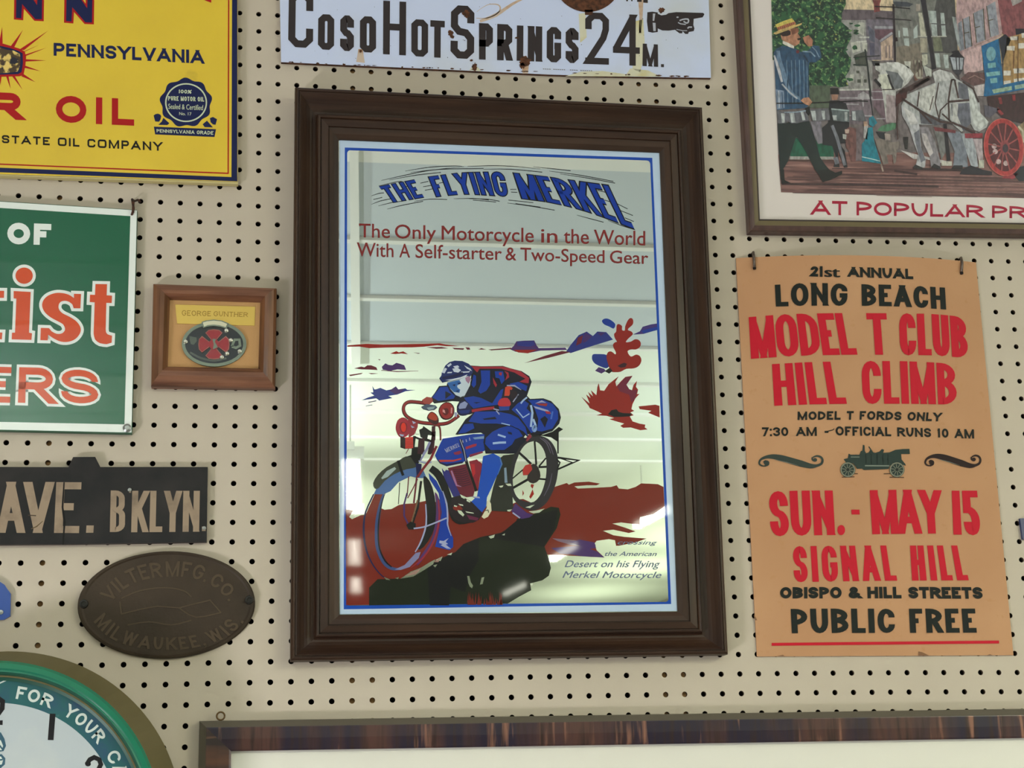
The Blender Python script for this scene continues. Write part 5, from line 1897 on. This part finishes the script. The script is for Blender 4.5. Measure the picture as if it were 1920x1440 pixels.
pa('1629,221 1637,217 1645,230 1637,238 1630,234', None, (36, 128, 148), 9)
pa('1619,227 1626,228 1627,236 1620,237', None, (200, 164, 142), 9)
ps('1616,294 1630,297 1650,302', None, 1.6, (190, 214, 214), 9)
pa('150,870 190,820 320,780 370,790 350,850 260,880', Z4, (86, 136, 104), 7)
pa('130,880 240,890 240,970 180,960', Z4, (40, 42, 52), 7)
pa('440,940 500,940 490,1080 460,1080', Z4, (40, 36, 40), 6)
pa('125,960 180,955 300,1000 390,990 425,1060 370,1080 360,1220 335,1245 320,1140 255,1140 275,1240 215,1255 180,1130 140,1040', Z4, (134, 124, 118), 9)
pa('230,900 300,910 300,980 240,980', Z4, (170, 156, 150), 8)
ps('190,1240 215,1330', Z4, 3, (170, 150, 140), 8)
ps('340,1320 600,1360', Z4, 4, (70, 46, 52), 6)
# walking man
pa('225,490 700,455 780,700 862,1000 930,1100 1005,1190 880,1310 780,1180 640,900 505,680 430,900 380,1060 305,1180 315,1330 270,1335 240,800', Z2, (28, 42, 44), 9)
pa('830,1195 990,1180 1090,1230 1190,1200 1192,1250 1080,1310 1000,1345 900,1372 860,1300', Z2, (20, 24, 26), 10)
pa('268,1180 320,1180 330,1340 420,1385 280,1395', Z2, (20, 22, 24), 10)
pa('200,735 300,685 480,720 560,780 680,760 760,680 850,690 885,860 800,935 700,935 690,1050 700,1440 705,1560 650,1620 213,1650 195,1440 190,1200 165,800', Z1, (46, 82, 116), 9)
for x0, x1 in ((330, 360), (400, 430), (460, 480), (520, 540), (580, 600), (630, 650)):
    ps('%d,900 %d,1180 %d,1560' % (x0 + 30, x0 + 40, x1 + 20), Z1, 1.3, (118, 148, 176), 10)
ps('230,760 250,900 310,1080 350,1230 430,1400 560,1480', Z1, [6, 8, 8, 7, 7, 5], (110, 138, 168), 10, 3)
ps('172,830 230,1000 290,1230', Z1, [3, 6, 4], (196, 196, 204), 10)
ps('290,1260 400,1380 520,1480', Z1, 3, (186, 190, 202), 11)
pa('195,1340 320,1360 330,1620 215,1640', Z1, (128, 146, 172), 10)
ps('240,1360 250,1620', Z1, 2, (190, 196, 208), 11); ps('290,1380 300,1620', Z1, 2, (60, 90, 124), 11)
ps('600,770 720,780 790,850', Z1, 2.4, (140, 166, 190), 10); ps('740,700 800,760 850,860', Z1, 2, (130, 156, 184), 10)
ps('620,830 680,930', Z1, 3, (30, 50, 80), 10)
pa('270,525 330,480 400,440 530,415 545,470 525,500 565,560 550,655 480,695 370,640 290,600', Z1, (192, 136, 108), 10)
pa('420,440 530,415 545,470 500,500 440,520', Z1, (150, 96, 74), 11)
pa('250,505 380,448 420,470 420,520 370,540 300,545', Z1, (52, 34, 34), 11)
pa('515,580 585,560 575,600 530,605', Z1, (44, 26, 28), 12)
pa('300,610 380,640 470,690 470,728 400,706 300,655', Z1, (228, 222, 212), 11)
pa('500,755 552,755 545,800 505,800', Z1, (110, 40, 50), 11)
pa('600,560 690,528 755,600 740,695 680,695 630,640', Z1, (178, 122, 98), 11)
pa('188,370 300,320 440,272 500,350 480,400 230,450', Z1, (214, 196, 98), 11)
pa('212,412 350,360 485,322 502,362 370,410 232,458', Z1, (186, 116, 82), 12)
for q in range(9):
    ps('%d,%d %d,%d' % (235 + q * 28, 408 - q * 9, 245 + q * 28, 442 - q * 9), Z1, 1.2, (120, 66, 56), 13)
pa('155,503 240,452 490,378 592,343 582,372 380,452 200,517', Z1, (210, 180, 116), 13)
# pails on a pole
pa('213,290 330,325 500,312 660,290 695,450 520,490 430,492 380,455 350,492 235,490', Z2, (104, 104, 114), 11)
pa('700,285 990,262 1010,440 760,462', Z2, (116, 116, 124), 11)
pa('1025,262 1300,285 1300,472 1060,452', Z2, (98, 108, 112), 11)
pa('1330,302 1500,290 1560,462 1330,452', Z2, (104, 106, 114), 11)
for s in ('275,340 330,340 330,482 290,482', '400,332 470,332 492,480 432,480', '720,302 790,302 802,445 752,445', '1045,370 1110,370 1110,445 1060,440', '1340,310 1390,310 1400,445 1345,440', '880,300 930,300 940,430 900,430', '570,320 610,310 640,440 600,450', '1230,320 1270,320 1270,460 1230,450'):
    pa(s, Z2, (190, 196, 198), 12)
ps('1030,275 1180,290 1300,300', Z2, 2.4, (170, 186, 186), 12); ps('320,325 500,322 650,300', Z2, 2, (150, 170, 190), 12)
pa('640,260 700,240 720,330 690,380 650,330', Z2, (26, 26, 30), 11)
ps('205,190 640,188 1000,170 1440,152 1580,160', Z2, 2.2, (28, 26, 30), 12)
pa('570,150 610,110 690,98 745,170 700,225 640,205', Z2, (196, 142, 112), 13)
# horses
pa('410,1090 600,1140 990,1225 980,1262 700,1190 560,1190', Z4, (206, 200, 200), 6)
pa('200,110 380,98 500,150 562,240 500,330 430,390 360,430 350,560 362,780 250,780 230,600 200,400 150,300 180,220 130,180 120,110', Z4, (200, 200, 198), 8)
pa('240,190 380,220 445,310 420,392 345,402 300,290', Z4, (118, 122, 128), 9)
pa('250,100 380,100 480,150 540,240 480,320 420,220', Z4, (222, 222, 220), 9)
pa('160,240 260,230 300,300 330,400 240,430 200,380', Z4, (214, 214, 200), 9)
pa('80,80 170,90 180,140 110,140', Z4, (60, 58, 62), 8)
ps('270,240 300,330 330,400', Z4, 4, (44, 42, 48), 10); ps('205,410 350,405', Z4, 2, (80, 70, 70), 10); ps('120,290 190,370', Z4, 5, (40, 36, 44), 8)
pa('250,460 350,480 362,780 250,780', Z4, (172, 156, 160), 9)
pa('450,90 530,90 520,170 470,160', Z4, (206, 206, 196), 8)
pa('660,130 760,180 760,260 700,260', Z4, (200, 204, 196), 8)
pa('480,465 620,405 800,332 770,225 850,180 985,220 1045,290 1150,345 1250,405 1300,560 1312,720 1402,772 1380,832 1292,882 1240,860 1200,790 1100,885 980,780 820,806 620,800 520,660 420,590', Z4, (188, 190, 192), 9)
pa('620,420 810,340 790,560 740,680 620,600', Z4, (208, 208, 204), 10)
pa('780,210 850,180 985,222 1040,292 900,310 800,320', Z4, (206, 206, 206), 10)
pa('1060,320 1160,360 1200,540 1060,500', Z4, (110, 112, 124), 10)
pa('980,570 1185,555 1205,780 1120,875 1060,780 990,700', Z4, (112, 114, 128), 10)
pa('990,560 1060,570 1050,700 1090,800 1000,760', Z4, (196, 196, 194), 11)
pa('1170,392 1240,462 1292,650 1402,772 1300,862 1230,782 1190,562', Z4, (212, 216, 214), 11)
pa('620,640 820,720 980,780 820,806 640,790', Z4, (96, 96, 106), 10)
pa('420,590 600,700 622,820 642,1060 695,1200 685,1285 575,1285 612,1140 560,1000 510,840 430,700', Z4, (190, 190, 196), 10)
pa('440,600 560,680 610,790 520,800', Z4, (214, 212, 212), 11)
pa('560,900 620,860 640,1060 690,1200 640,1230 590,1050', Z4, (120, 122, 134), 11)
pa('620,830 720,830 802,1000 855,1200 865,1285 755,1285 740,1160 660,1000', Z4, (146, 140, 148), 9)
pa('650,900 700,900 780,1120 740,1160 670,1010', Z4, (200, 192, 194), 10)
pa('780,850 900,860 925,1100 870,1200 830,1000', Z4, (128, 128, 128), 9)
pa('930,880 1080,880 1155,1100 1170,1280 1000,1280 1020,1100', Z4, (132, 138, 152), 9)
pa('1090,900 1205,900 1262,1100 1285,1275 1210,1285 1150,1100', Z4, (176, 182, 190), 10)
pa('1225,960 1330,960 1340,1200 1290,1210', Z4, (188, 172, 178), 8)
pa('1290,1200 1350,1200 1350,1290 1290,1290', Z4, (206, 206, 190), 9); pa('870,1215 990,1215 990,1265 870,1265', Z4, (206, 202, 192), 8)
pa('890,790 930,790 975,1205 930,1212', Z4, (36, 30, 40), 10)
pa('545,1285 580,1250 660,1285 660,1305', Z4, (40, 38, 44), 11); pa('750,1285 790,1240 860,1275 860,1300', Z4, (40, 38, 44), 11); pa('980,1300 1010,1260 1110,1260 1110,1310', Z4, (40, 38, 46), 11); pa('1075,1360 1110,1300 1200,1260 1340,1310 1440,1330 1440,1370', Z4, (44, 40, 50), 11)
ps('550,1300 900,1305 1100,1320', Z4, 3, (66, 46, 50), 7)
for s, w in (('400,450 560,365 740,270', 8), ('380,580 370,780 380,970', 3), ('430,510 640,650 860,770 1000,782 1250,890', 4), ('840,330 800,560 850,760', 2), ('985,300 950,530 960,760', 3), ('1020,300 1062,505', 3), ('950,545 1185,525', 4), ('940,560 860,640 840,760', 2.4), ('620,430 600,600', 2.4), ('780,480 740,640', 1.5),
             ('980,300 1010,295 1030,310', 3), ('1110,320 1230,400 1290,550', 3), ('600,620 760,790', 3), ('880,680 980,770', 3)):
    ps(s, Z4, w, (76, 54, 54), 12)
pa('360,470 440,390 490,400 480,500 400,560 360,600', Z4, (80, 40, 42), 12)
pa('480,400 720,270 740,300 520,430', Z4, (66, 34, 38), 12)
pa('560,240 610,300 570,310', Z4, (134, 90, 78), 12)
# wagon
pa('780,825 1030,866 1030,898 800,872', Z4, (122, 54, 62), 11)
pa('1130,902 1335,898 1335,952 1140,955', Z4, (150, 50, 66), 12)
pa('720,140 1600,40 1600,560 1100,450 900,390 740,240', Z6, (66, 40, 44), 8)
pa('690,240 880,290 760,400 700,380', Z6, (96, 92, 106), 9)
for s in ('860,150 900,150 915,230 880,230', '1030,120 1070,115 1075,190 1040,190', '860,270 930,350 900,370 840,300'):
    pa(s, Z6, (150, 52, 58), 9)
pa('1060,580 1160,510 1245,590 1130,900 1122,1010 1100,800', Z5, (38, 40, 56), 8)
pa('1180,560 1500,480 1500,1240 1130,1275 1130,1000', Z5, (178, 142, 92), 8)
ps('1290,760 1280,1030', Z5, 3, (130, 92, 56), 9); ps('1350,540 1350,1240', Z5, 2, (130, 92, 56), 9)
for s in ('1232,550 1355,545 1350,602 1240,602', '1182,690 1302,690 1295,760 1182,752', '1350,650 1500,640 1500,722 1352,730', '1132,1060 1242,1060 1242,1132 1132,1132', '1280,1030 1500,1020 1500,1090 1290,1102', '1135,1215 1240,1205 1240,1260 1140,1270', '1285,1185 1500,1160 1500,1220 1290,1232', '1400,500 1500,490 1500,560 1410,570'):
    pa(s, Z5, (222, 216, 208), 9)
pa('800,690 1060,580 1132,1270 1500,1190 1500,1330 870,1445 835,1440 860,1200', Z5, (26, 108, 160), 10)
poly(picM, S, ell(*[Z5[0] + 945 * .125, 808 * .125], 9, 13.5, 24), pt(122, 172, 186), 11)
for s in ('895,950 1015,935 1020,1010 900,1025', '870,1090 1080,1065 1085,1125 880,1150', '930,1180 1035,1165 1040,1240 940,1250'):
    pa(s, Z5, (128, 184, 190), 11)
pa('960,1345 1255,1290 1258,1350 985,1402', Z5, (156, 184, 160), 11)
pa('1300,1282 1500,1245 1500,1305 1305,1342', Z5, (156, 184, 170), 11)
wc = (Z6[0] + 930 * Z6[2], Z6[1] + 760 * Z6[2])
poly(picM, S, ell(*wc, 31, 47, 40, rot=-6), pt(92, 40, 48), 12)
for q in range(12):
    a = math.radians(q * 30 + 8)
    line(picM, S, [wc, (wc[0] + 31 * math.cos(a), wc[1] + 47 * math.sin(a))], 2.6, pt(168, 84, 84), 13)
for dx, dy in ((-18, -2), (-16, 8), (-10, 27), (4, 30)):
    poly(picM, S, ell(wc[0] + dx, wc[1] + dy, 5, 5, 10), pt(206, 180, 182), 13)
line(picM, S, ell(*wc, 33, 49.5, 44, rot=-6), 8, pt(184, 62, 64), 14, closed=True)
line(picM, S, ell(*wc, 36.6, 53.6, 44, rot=-6), 1.4, pt(206, 96, 90), 15, closed=True)
poly(picM, S, ell(wc[0] + 2, wc[1], 9, 14, 20), pt(150, 70, 74), 14)
poly(picM, S, ell(wc[0] + 3, wc[1] + 2, 5.5, 8, 16), pt(70, 56, 66), 15)
pa('1090,520 1180,440 1300,440 1300,700 1170,700', Z6, (150, 130, 100), 14)
ps('1110,500 1160,560 1180,700', Z6, 4, (206, 196, 170), 15)
pa('900,1140 1000,1070 1120,1080 1050,1150', Z6, (170, 66, 76), 7)
pa('1000,1030 1300,960 1300,1160 1120,1180', Z6, (40, 44, 52), 7)
random.seed(11)
for q in range(22):
    y0 = 322 + q * 1.95
    x0, x1 = random.uniform(1466, 1700), random.uniform(1700, 2100)
    line(picM, S, [(x0, y0 + (x0 - 1464) * .02), (x1, y0 + (x1 - 1464) * .022)], random.uniform(.6, 1.4), pt(84, 58, 60) if q % 3 else pt(166, 122, 118), 3)
line(picM, S, P('1466,345 1600,346 1760,350'), 4, pt(70, 48, 52), 4)
line(picM, S, P('1560,316 1700,318 1800,320'), 2, pt(84, 56, 58), 4)
picM.build('picture', t)['label'] = 'painted street scene with horses, pail carrier and wagon'
M = Mesh()
slab(M, P('1386,-444 2442,-444 2442,428 1422.5,413'), .0128, .0138, glass_mat('picture_glass'))
M.build('pane', t)

# ================================================================== ORANGE RACE POSTER (bowed card)
BASE = [at(*p, .0025) for p in P('1380,484 1829.8,492 1900.3,1228.5 1419.6,1231')]
m_card = mat('orange_card', (190, 144, 106), rough=.75, var=[((180, 132, 95), 6, .35, .75), ((180, 132, 90), 90, .62, .8)])
BOW = .021


class Card(Surf):
    def uv(self, p):
        v = .5
        for _ in range(4):
            lx, rx = lerp(BASE[3].x, BASE[0].x, v), lerp(BASE[2].x, BASE[1].x, v)
            u = (p.x - lx) / (rx - lx)
            zt_, zb_ = lerp(BASE[0].z, BASE[1].z, u), lerp(BASE[3].z, BASE[2].z, u)
            v = (p.z - zb_) / (zt_ - zb_)
        return u, v

    def bow(self, u, v):
        v = min(max(v, 0), 1)
        return .0025 + BOW * max(0, 1 - (2 * u - 1) ** 2) * v ** 1.6

    def pt(self, p, k):
        d = .0025
        for _ in range(6):
            q = at(p[0], p[1], d)
            d = self.bow(*self.uv(q))
        return at(p[0], p[1], d + k * .00035)


S = Card(0)
t = thing('race_poster', at(1640, 860, 0), 'orange card poster with red and black lettering, right of the mirror', 'poster')
M = Mesh()
NU, NV_ = 28, 22
for back_ in (0, 1):
    g = []
    for i in range(NU + 1):
        for j in range(NV_ + 1):
            u, v = i / NU, j / NV_
            p = lerp(lerp(BASE[3], BASE[2], u), lerp(BASE[0], BASE[1], u), v)
            g.append(Vector((p.x, -(S.bow(u, v) - back_ * .0018), p.z)))
    f = []
    for i in range(NU):
        for j in range(NV_):
            a = i * (NV_ + 1) + j
            f.append((a, a + NV_ + 1, a + NV_ + 2, a + 1))
    M.add(g, f, m_card)
n1 = (NU + 1) * (NV_ + 1)
rim_ = [i * (NV_ + 1) for i in range(NU)] + [NU * (NV_ + 1) + j for j in range(NV_)] + [i * (NV_ + 1) + NV_ for i in range(NU, 0, -1)] + list(range(NV_, 0, -1))
for a, b in zip(rim_, rim_[1:] + rim_[:1]):
    M.f.append([a, b, b + n1, a + n1]); M.m.append(0)
CARDM = M
PB, PR_ = ink((24, 29, 27)), ink((190, 22, 44))
z = (1360, 380, 560 / 1920)
M = Mesh()
text(M, S, '21', '548,410 628,408', '548,474 628,477', PB, t=.27, gap=.1, z=z)
roman(M, S, 'st', '640,412 735,414', '640,476 735,479', PB, .03, z=z, k=2)
text(M, S, 'ANNUAL', '788,412 1206,426', '788,476 1209,492', PB, t=.27, gap=.1, z=z)
text(M, S, 'LONG', '318,528 540,516 785,522', '325,668 560,662 785,663', PB, t=.2, gap=.13, ax=1.25, z=z, rad=.36)
text(M, S, 'BEACH', '875,524 1130,530 1412,546', '878,663 1130,668 1420,687', PB, t=.2, gap=.12, ax=1.25, z=z, rad=.36)
M.build('lettering', t)['label'] = 'black top lines'
M = Mesh()
text(M, S, 'MODEL', '150,736 420,716 800,709', '165,1004 480,984 850,977', PR_, t=.155, gap=.03, ax=1.2, z=z, rad=.26)
text(M, S, 'T', '905,710 1035,711', '922,977 1056,978', PR_, t=.15, ax=1.25, z=z)
text(M, S, 'CLUB', '1115,712 1330,716 1546,736', '1125,980 1340,982 1564,1000', PR_, t=.15, gap=.04, ax=1.2, z=z, rad=.26)
text(M, S, 'HILL', '300,1038 520,1026 730,1021', '315,1306 540,1297 782,1293', PR_, t=.15, gap=.055, ax=1.25, z=z)
text(M, S, 'CLIMB', '873,1018 1180,1020 1478,1036', '885,1293 1190,1293 1491,1299', PR_, t=.15, gap=.05, ax=1.2, z=z, rad=.26)
M.build('lettering', t)['label'] = 'red title lines'
M = Mesh()
text(M, S, 'MODEL T FORDS ONLY', '465,1343 930,1340 1392,1351', '465,1397 930,1396 1386,1406', PB, t=.24, gap=.16, sp=.62, z=z)
z = (1360, 780, 560 / 1920)
text(M, S, '7:30 AM -', '235,73 662,70', '237,130 664,127', PB, t=.22, gap=.14, sp=.75, z=z)
line(M, S, P('650,100 690,90 700,82', z), 1.6, PB, 2)
text(M, S, 'OFFICIAL RUNS 10 AM', '708,66 1150,74 1598,86', '710,125 1150,132 1600,145', PB, t=.22, gap=.14, sp=.62, z=z)
M.build('lettering', t)['label'] = 'small black middle lines'
# flourishes and car
m_dg = ink((52, 62, 58))
for (zz1, col) in (((1400, 820, .125), m_dg), (None, ink((40, 26, 26)))):
    M = Mesh()
    if zz1:
        za = zz1
        fx = lambda s: P(s, za)
    else:
        fx = lambda s: [(1734 + (x - 1422.5) * .87, 853.5 + (y - 854.5) * 1.02) for x, y in P(s, (1400, 820, .125))]
    line(M, S, fx('265,432 215,420 188,385 215,330 300,295 400,290 520,310 660,350 820,395 960,430 1050,425 1120,395 1138,340 1110,295 1050,280 990,300'), [2, 3, 3.4, 4, 6, 9, 11, 12, 12, 9, 5, 4.4, 4, 4, 3.4, 2], col, 2, sm=3)
    line(M, S, fx('265,432 320,410 325,370 280,355 250,375'), [3, 3.4, 3, 3, 2], col, 2, sm=3)
    poly(M, S, [p for p in ell(*fx('290,385')[0], 4, 4, 12)], col, 2)
    poly(M, S, [p for p in ell(*fx('1025,338')[0], 4, 3.6, 12)], col, 2)
    line(M, S, fx('985,300 985,335 1020,360'), [3, 3, 2], col, 2, sm=3)
    line(M, S, fx('420,335 600,375 780,425'), [.5, 1.4, .5], ink((112, 116, 108)), 3, sm=3)
    M.build('flourish', t)
M = Mesh()
z = (1560, 820, 300 / 1920)
DKC = ink((44, 58, 54))
poly(M, S, P('140,262 190,250 200,195 225,208 330,208 345,165 365,160 370,90 390,95 395,165 410,190 440,180 460,150 435,110 450,110 495,180 520,185 570,170 600,140 625,150 615,185 690,180 760,150 850,140 930,138 935,200 830,200 835,265 880,320 885,340 850,330 790,305 730,310 690,350 680,380 580,385 380,392 360,375 300,378 285,350 250,310 190,300 165,300', z), DKC, 2)
line(M, S, P('395,340 690,342', z), 2.4, ink((120, 128, 118)), 3)
line(M, S, P('225,236 330,236', z), 2.4, ink((104, 112, 102)), 3)
for x in (405, 470, 540, 610, 670):
    line(M, S, P('%d,200 %d,320' % (x, x + 4), z), 1, ink((30, 40, 38)), 3)
for cx_ in (190, 780):
    c = (z[0] + cx_ * z[2], z[1] + 388 * z[2])
    poly(M, S, ell(*c, 14.2, 14.2, 28), DKC, 3)
    line(M, S, ell(*c, 12.6, 12.6, 28), 2.2, ink((128, 128, 112)), 4, closed=True)
    for q in range(5):
        a = math.radians(q * 36 + 10)
        line(M, S, [(c[0] + 11 * math.cos(a), c[1] + 11 * math.sin(a)), (c[0] - 11 * math.cos(a), c[1] - 11 * math.sin(a))], 1, ink((128, 128, 112)), 4)
    poly(M, S, ell(*c, 3, 3, 12), ink((36, 44, 42)), 5)
for s in ('120,478 270,474', '690,478 865,482', '620,438 700,436', '270,436 310,438'):
    line(M, S, P(s, z), 1.6, ink((84, 62, 48)), 2)
M.build('car_print', t)['label'] = 'small dark green print of an open touring car'
z = (1360, 780, 560 / 1920)
M = Mesh()
text(M, S, 'SUN', '278,486 480,480 690,479', '292,773 490,768 706,765', PR_, t=.15, gap=.05, ax=1.2, z=z, rad=.26)
poly(M, S, ell(*zq(745, 733), 7.2, 9.5, 18), PR_, 2)
poly(M, S, P('810,602 862,602 864,633 812,633', z), PR_, 2)
text(M, S, 'MAY', '928,477 1160,474 1383,477', '945,760 1170,757 1400,755', PR_, t=.15, gap=-.02, ax=1.2, z=z)
text(M, S, '15', '1455,480 1618,480', '1466,762 1645,766', PR_, t=.15, gap=.06, ax=1.2, z=z, rad=.26)
text(M, S, 'SIGNAL', '433,838 760,834 1070,832', '442,1068 780,1062 1105,1058', PR_, t=.145, gap=.12, ax=1.2, z=z, rad=.26)
text(M, S, 'HILL', '1187,833 1520,832', '1201,1058 1565,1056', PR_, t=.15, gap=.11, ax=1.2, z=z)
M.build('lettering', t)['label'] = 'red date and place lines'
M = Mesh()
text(M, S, 'OBISPO & HILL STREETS', '352,1100 1000,1098 1650,1100', '352,1173 1000,1172 1656,1175', PB, t=.29, gap=.09, sp=.5, z=z)
text(M, S, 'PUBLIC', '420,1240 750,1238 1086,1240', '428,1397 760,1395 1092,1394', PB, t=.2, gap=.13, ax=1.25, z=z, rad=.36)
text(M, S, 'FREE', '1180,1239 1605,1238', '1188,1394 1617,1393', PB, t=.2, gap=.14, ax=1.25, z=z, rad=.3)
M.build('lettering', t)['label'] = 'black bottom lines'
M = Mesh()
z = (1360, 1020, 560 / 1920)
line(M, S, [zq(298 + 1462 * q / 12, 645 - 15 * q / 12) for q in range(13)], 5.4, PR_, 2)
M.build('rule', t)['label'] = 'red rule along the foot'
M = CARDM
wear = mat('worn_card', (128, 92, 66), rough=.8)
for s in ('1240,690 1265,695 1310,717 1240,719', '330,720 370,712 382,721', '1680,716 1700,708 1720,716', '182,455 195,470 205,490 190,490'):
    poly(M, S, P(s, z), wear, 2)
M.build('card', t)
m_clip = mat('steel_clip', (112, 100, 92), rough=.35, metal=.7)
for n, (x0, y0, x1, y1) in enumerate(((1413.5, 479, 1414.5, 503), (1804, 489, 1803, 512))):
    M = Mesh()
    top_ = at(x0, y0, .006)
    hb_ = Vector((top_.x, .004, top_.z + .004))
    e_ = S.pt((x1, y1), 6)
    tube(M, [hb_, Vector((top_.x, -.004, top_.z + .005)), S.pt((x0, y0 + 4), 7), S.pt((lerp(x0, x1, .5), lerp(y0, y1, .5)), 8), S.pt((x1, y1 - 2), 7)], .0021, m_clip, 8)
    tube(M, [S.pt((x1, y1 - 2), 7), S.pt((x1 + .3, y1 + 1.5), 2)], .0024, ink((30, 24, 24)), 8)
    tag(M.build('poster_hook', smooth=True), 'metal hook holding the %s top corner of the orange poster' % ('left', 'right')[n], 'hook', 'hooks of the orange poster')

# ================================================================== WIDE VENEERED FRAME AT THE BOTTOM
m_veh = mat('rosewood_rail', (78, 50, 46), rough=.3, coat=.4, crough=.15, var=[((34, 26, 46), 9, .40, .55, (2, 1, .35)), ((132, 92, 76), 34, .6, .68, (2.2, 1, .16)), ((48, 30, 28), 50, .5, .66, (2.5, 1, .2))])
m_vev = mat('rosewood_stile', (92, 58, 44), rough=.3, coat=.5, crough=.15, var=[((44, 30, 32), 12, .42, .6, (.35, 1, 2)), ((134, 92, 70), 34, .6, .68, (.16, 1, 2.2))])
m_vee = mat('dark_frame_edge', (82, 74, 62), rough=.5)
t = thing('framed_picture', at(1150, 1500, 0), 'wide figured dark wood picture frame with white mat along the bottom edge', 'picture frame')
OT = P('373.5,1352.5 900,1337.5 1460,1329.5 1920,1325')
OU = [at(*p, .018) for p in P('373.5,1351.5 2600,1318.5 2600,2300 352,2300')]
INN = [at(*p, .014) for p in P('433.3,1408.5 2520,1374 2520,2230 424,2230')]
M = Mesh()
moulding(M, OU, INN, [(0, .0004), (0, .012), (.02, .0150, m_vee), (.22, .0185, m_vee), (.25, .0188), (.6, .0188), (.94, .0182), (1, .017), (1, .0105)], (m_veh, m_vev))
M.build('frame', t)
M = Mesh()
slab(M, P('425,1400 2530,1366 2530,2240 416,2240'), .0006, .0105, mat('white_mat', (229, 226, 217), rough=.8))
M.build('mat_board', t)
M = Mesh()
slab(M, P('431,1406 2523,1371 2523,2233 421,2233'), .0128, .0138, glass_mat('frame_glass'))
M.build('pane', t)
M = Mesh()
p0 = at(413.8, 1342.5, .009)
tube(M, [p0 + Vector((.0048 * math.cos(a), 0, .0048 * math.sin(a))) for a in [math.pi * 2 * q / 20 for q in range(21)]], .0011, mat('old_brass', (110, 86, 56), rough=.4, metal=.8), 8)
tube(M, [p0 + Vector((0, 0, -.0048)), p0 + Vector((0, 0, -.0085))], .0012, mat('old_brass_shank', (100, 78, 50), rough=.4, metal=.8), 8)
M.build('hanging_ring', t, smooth=True)
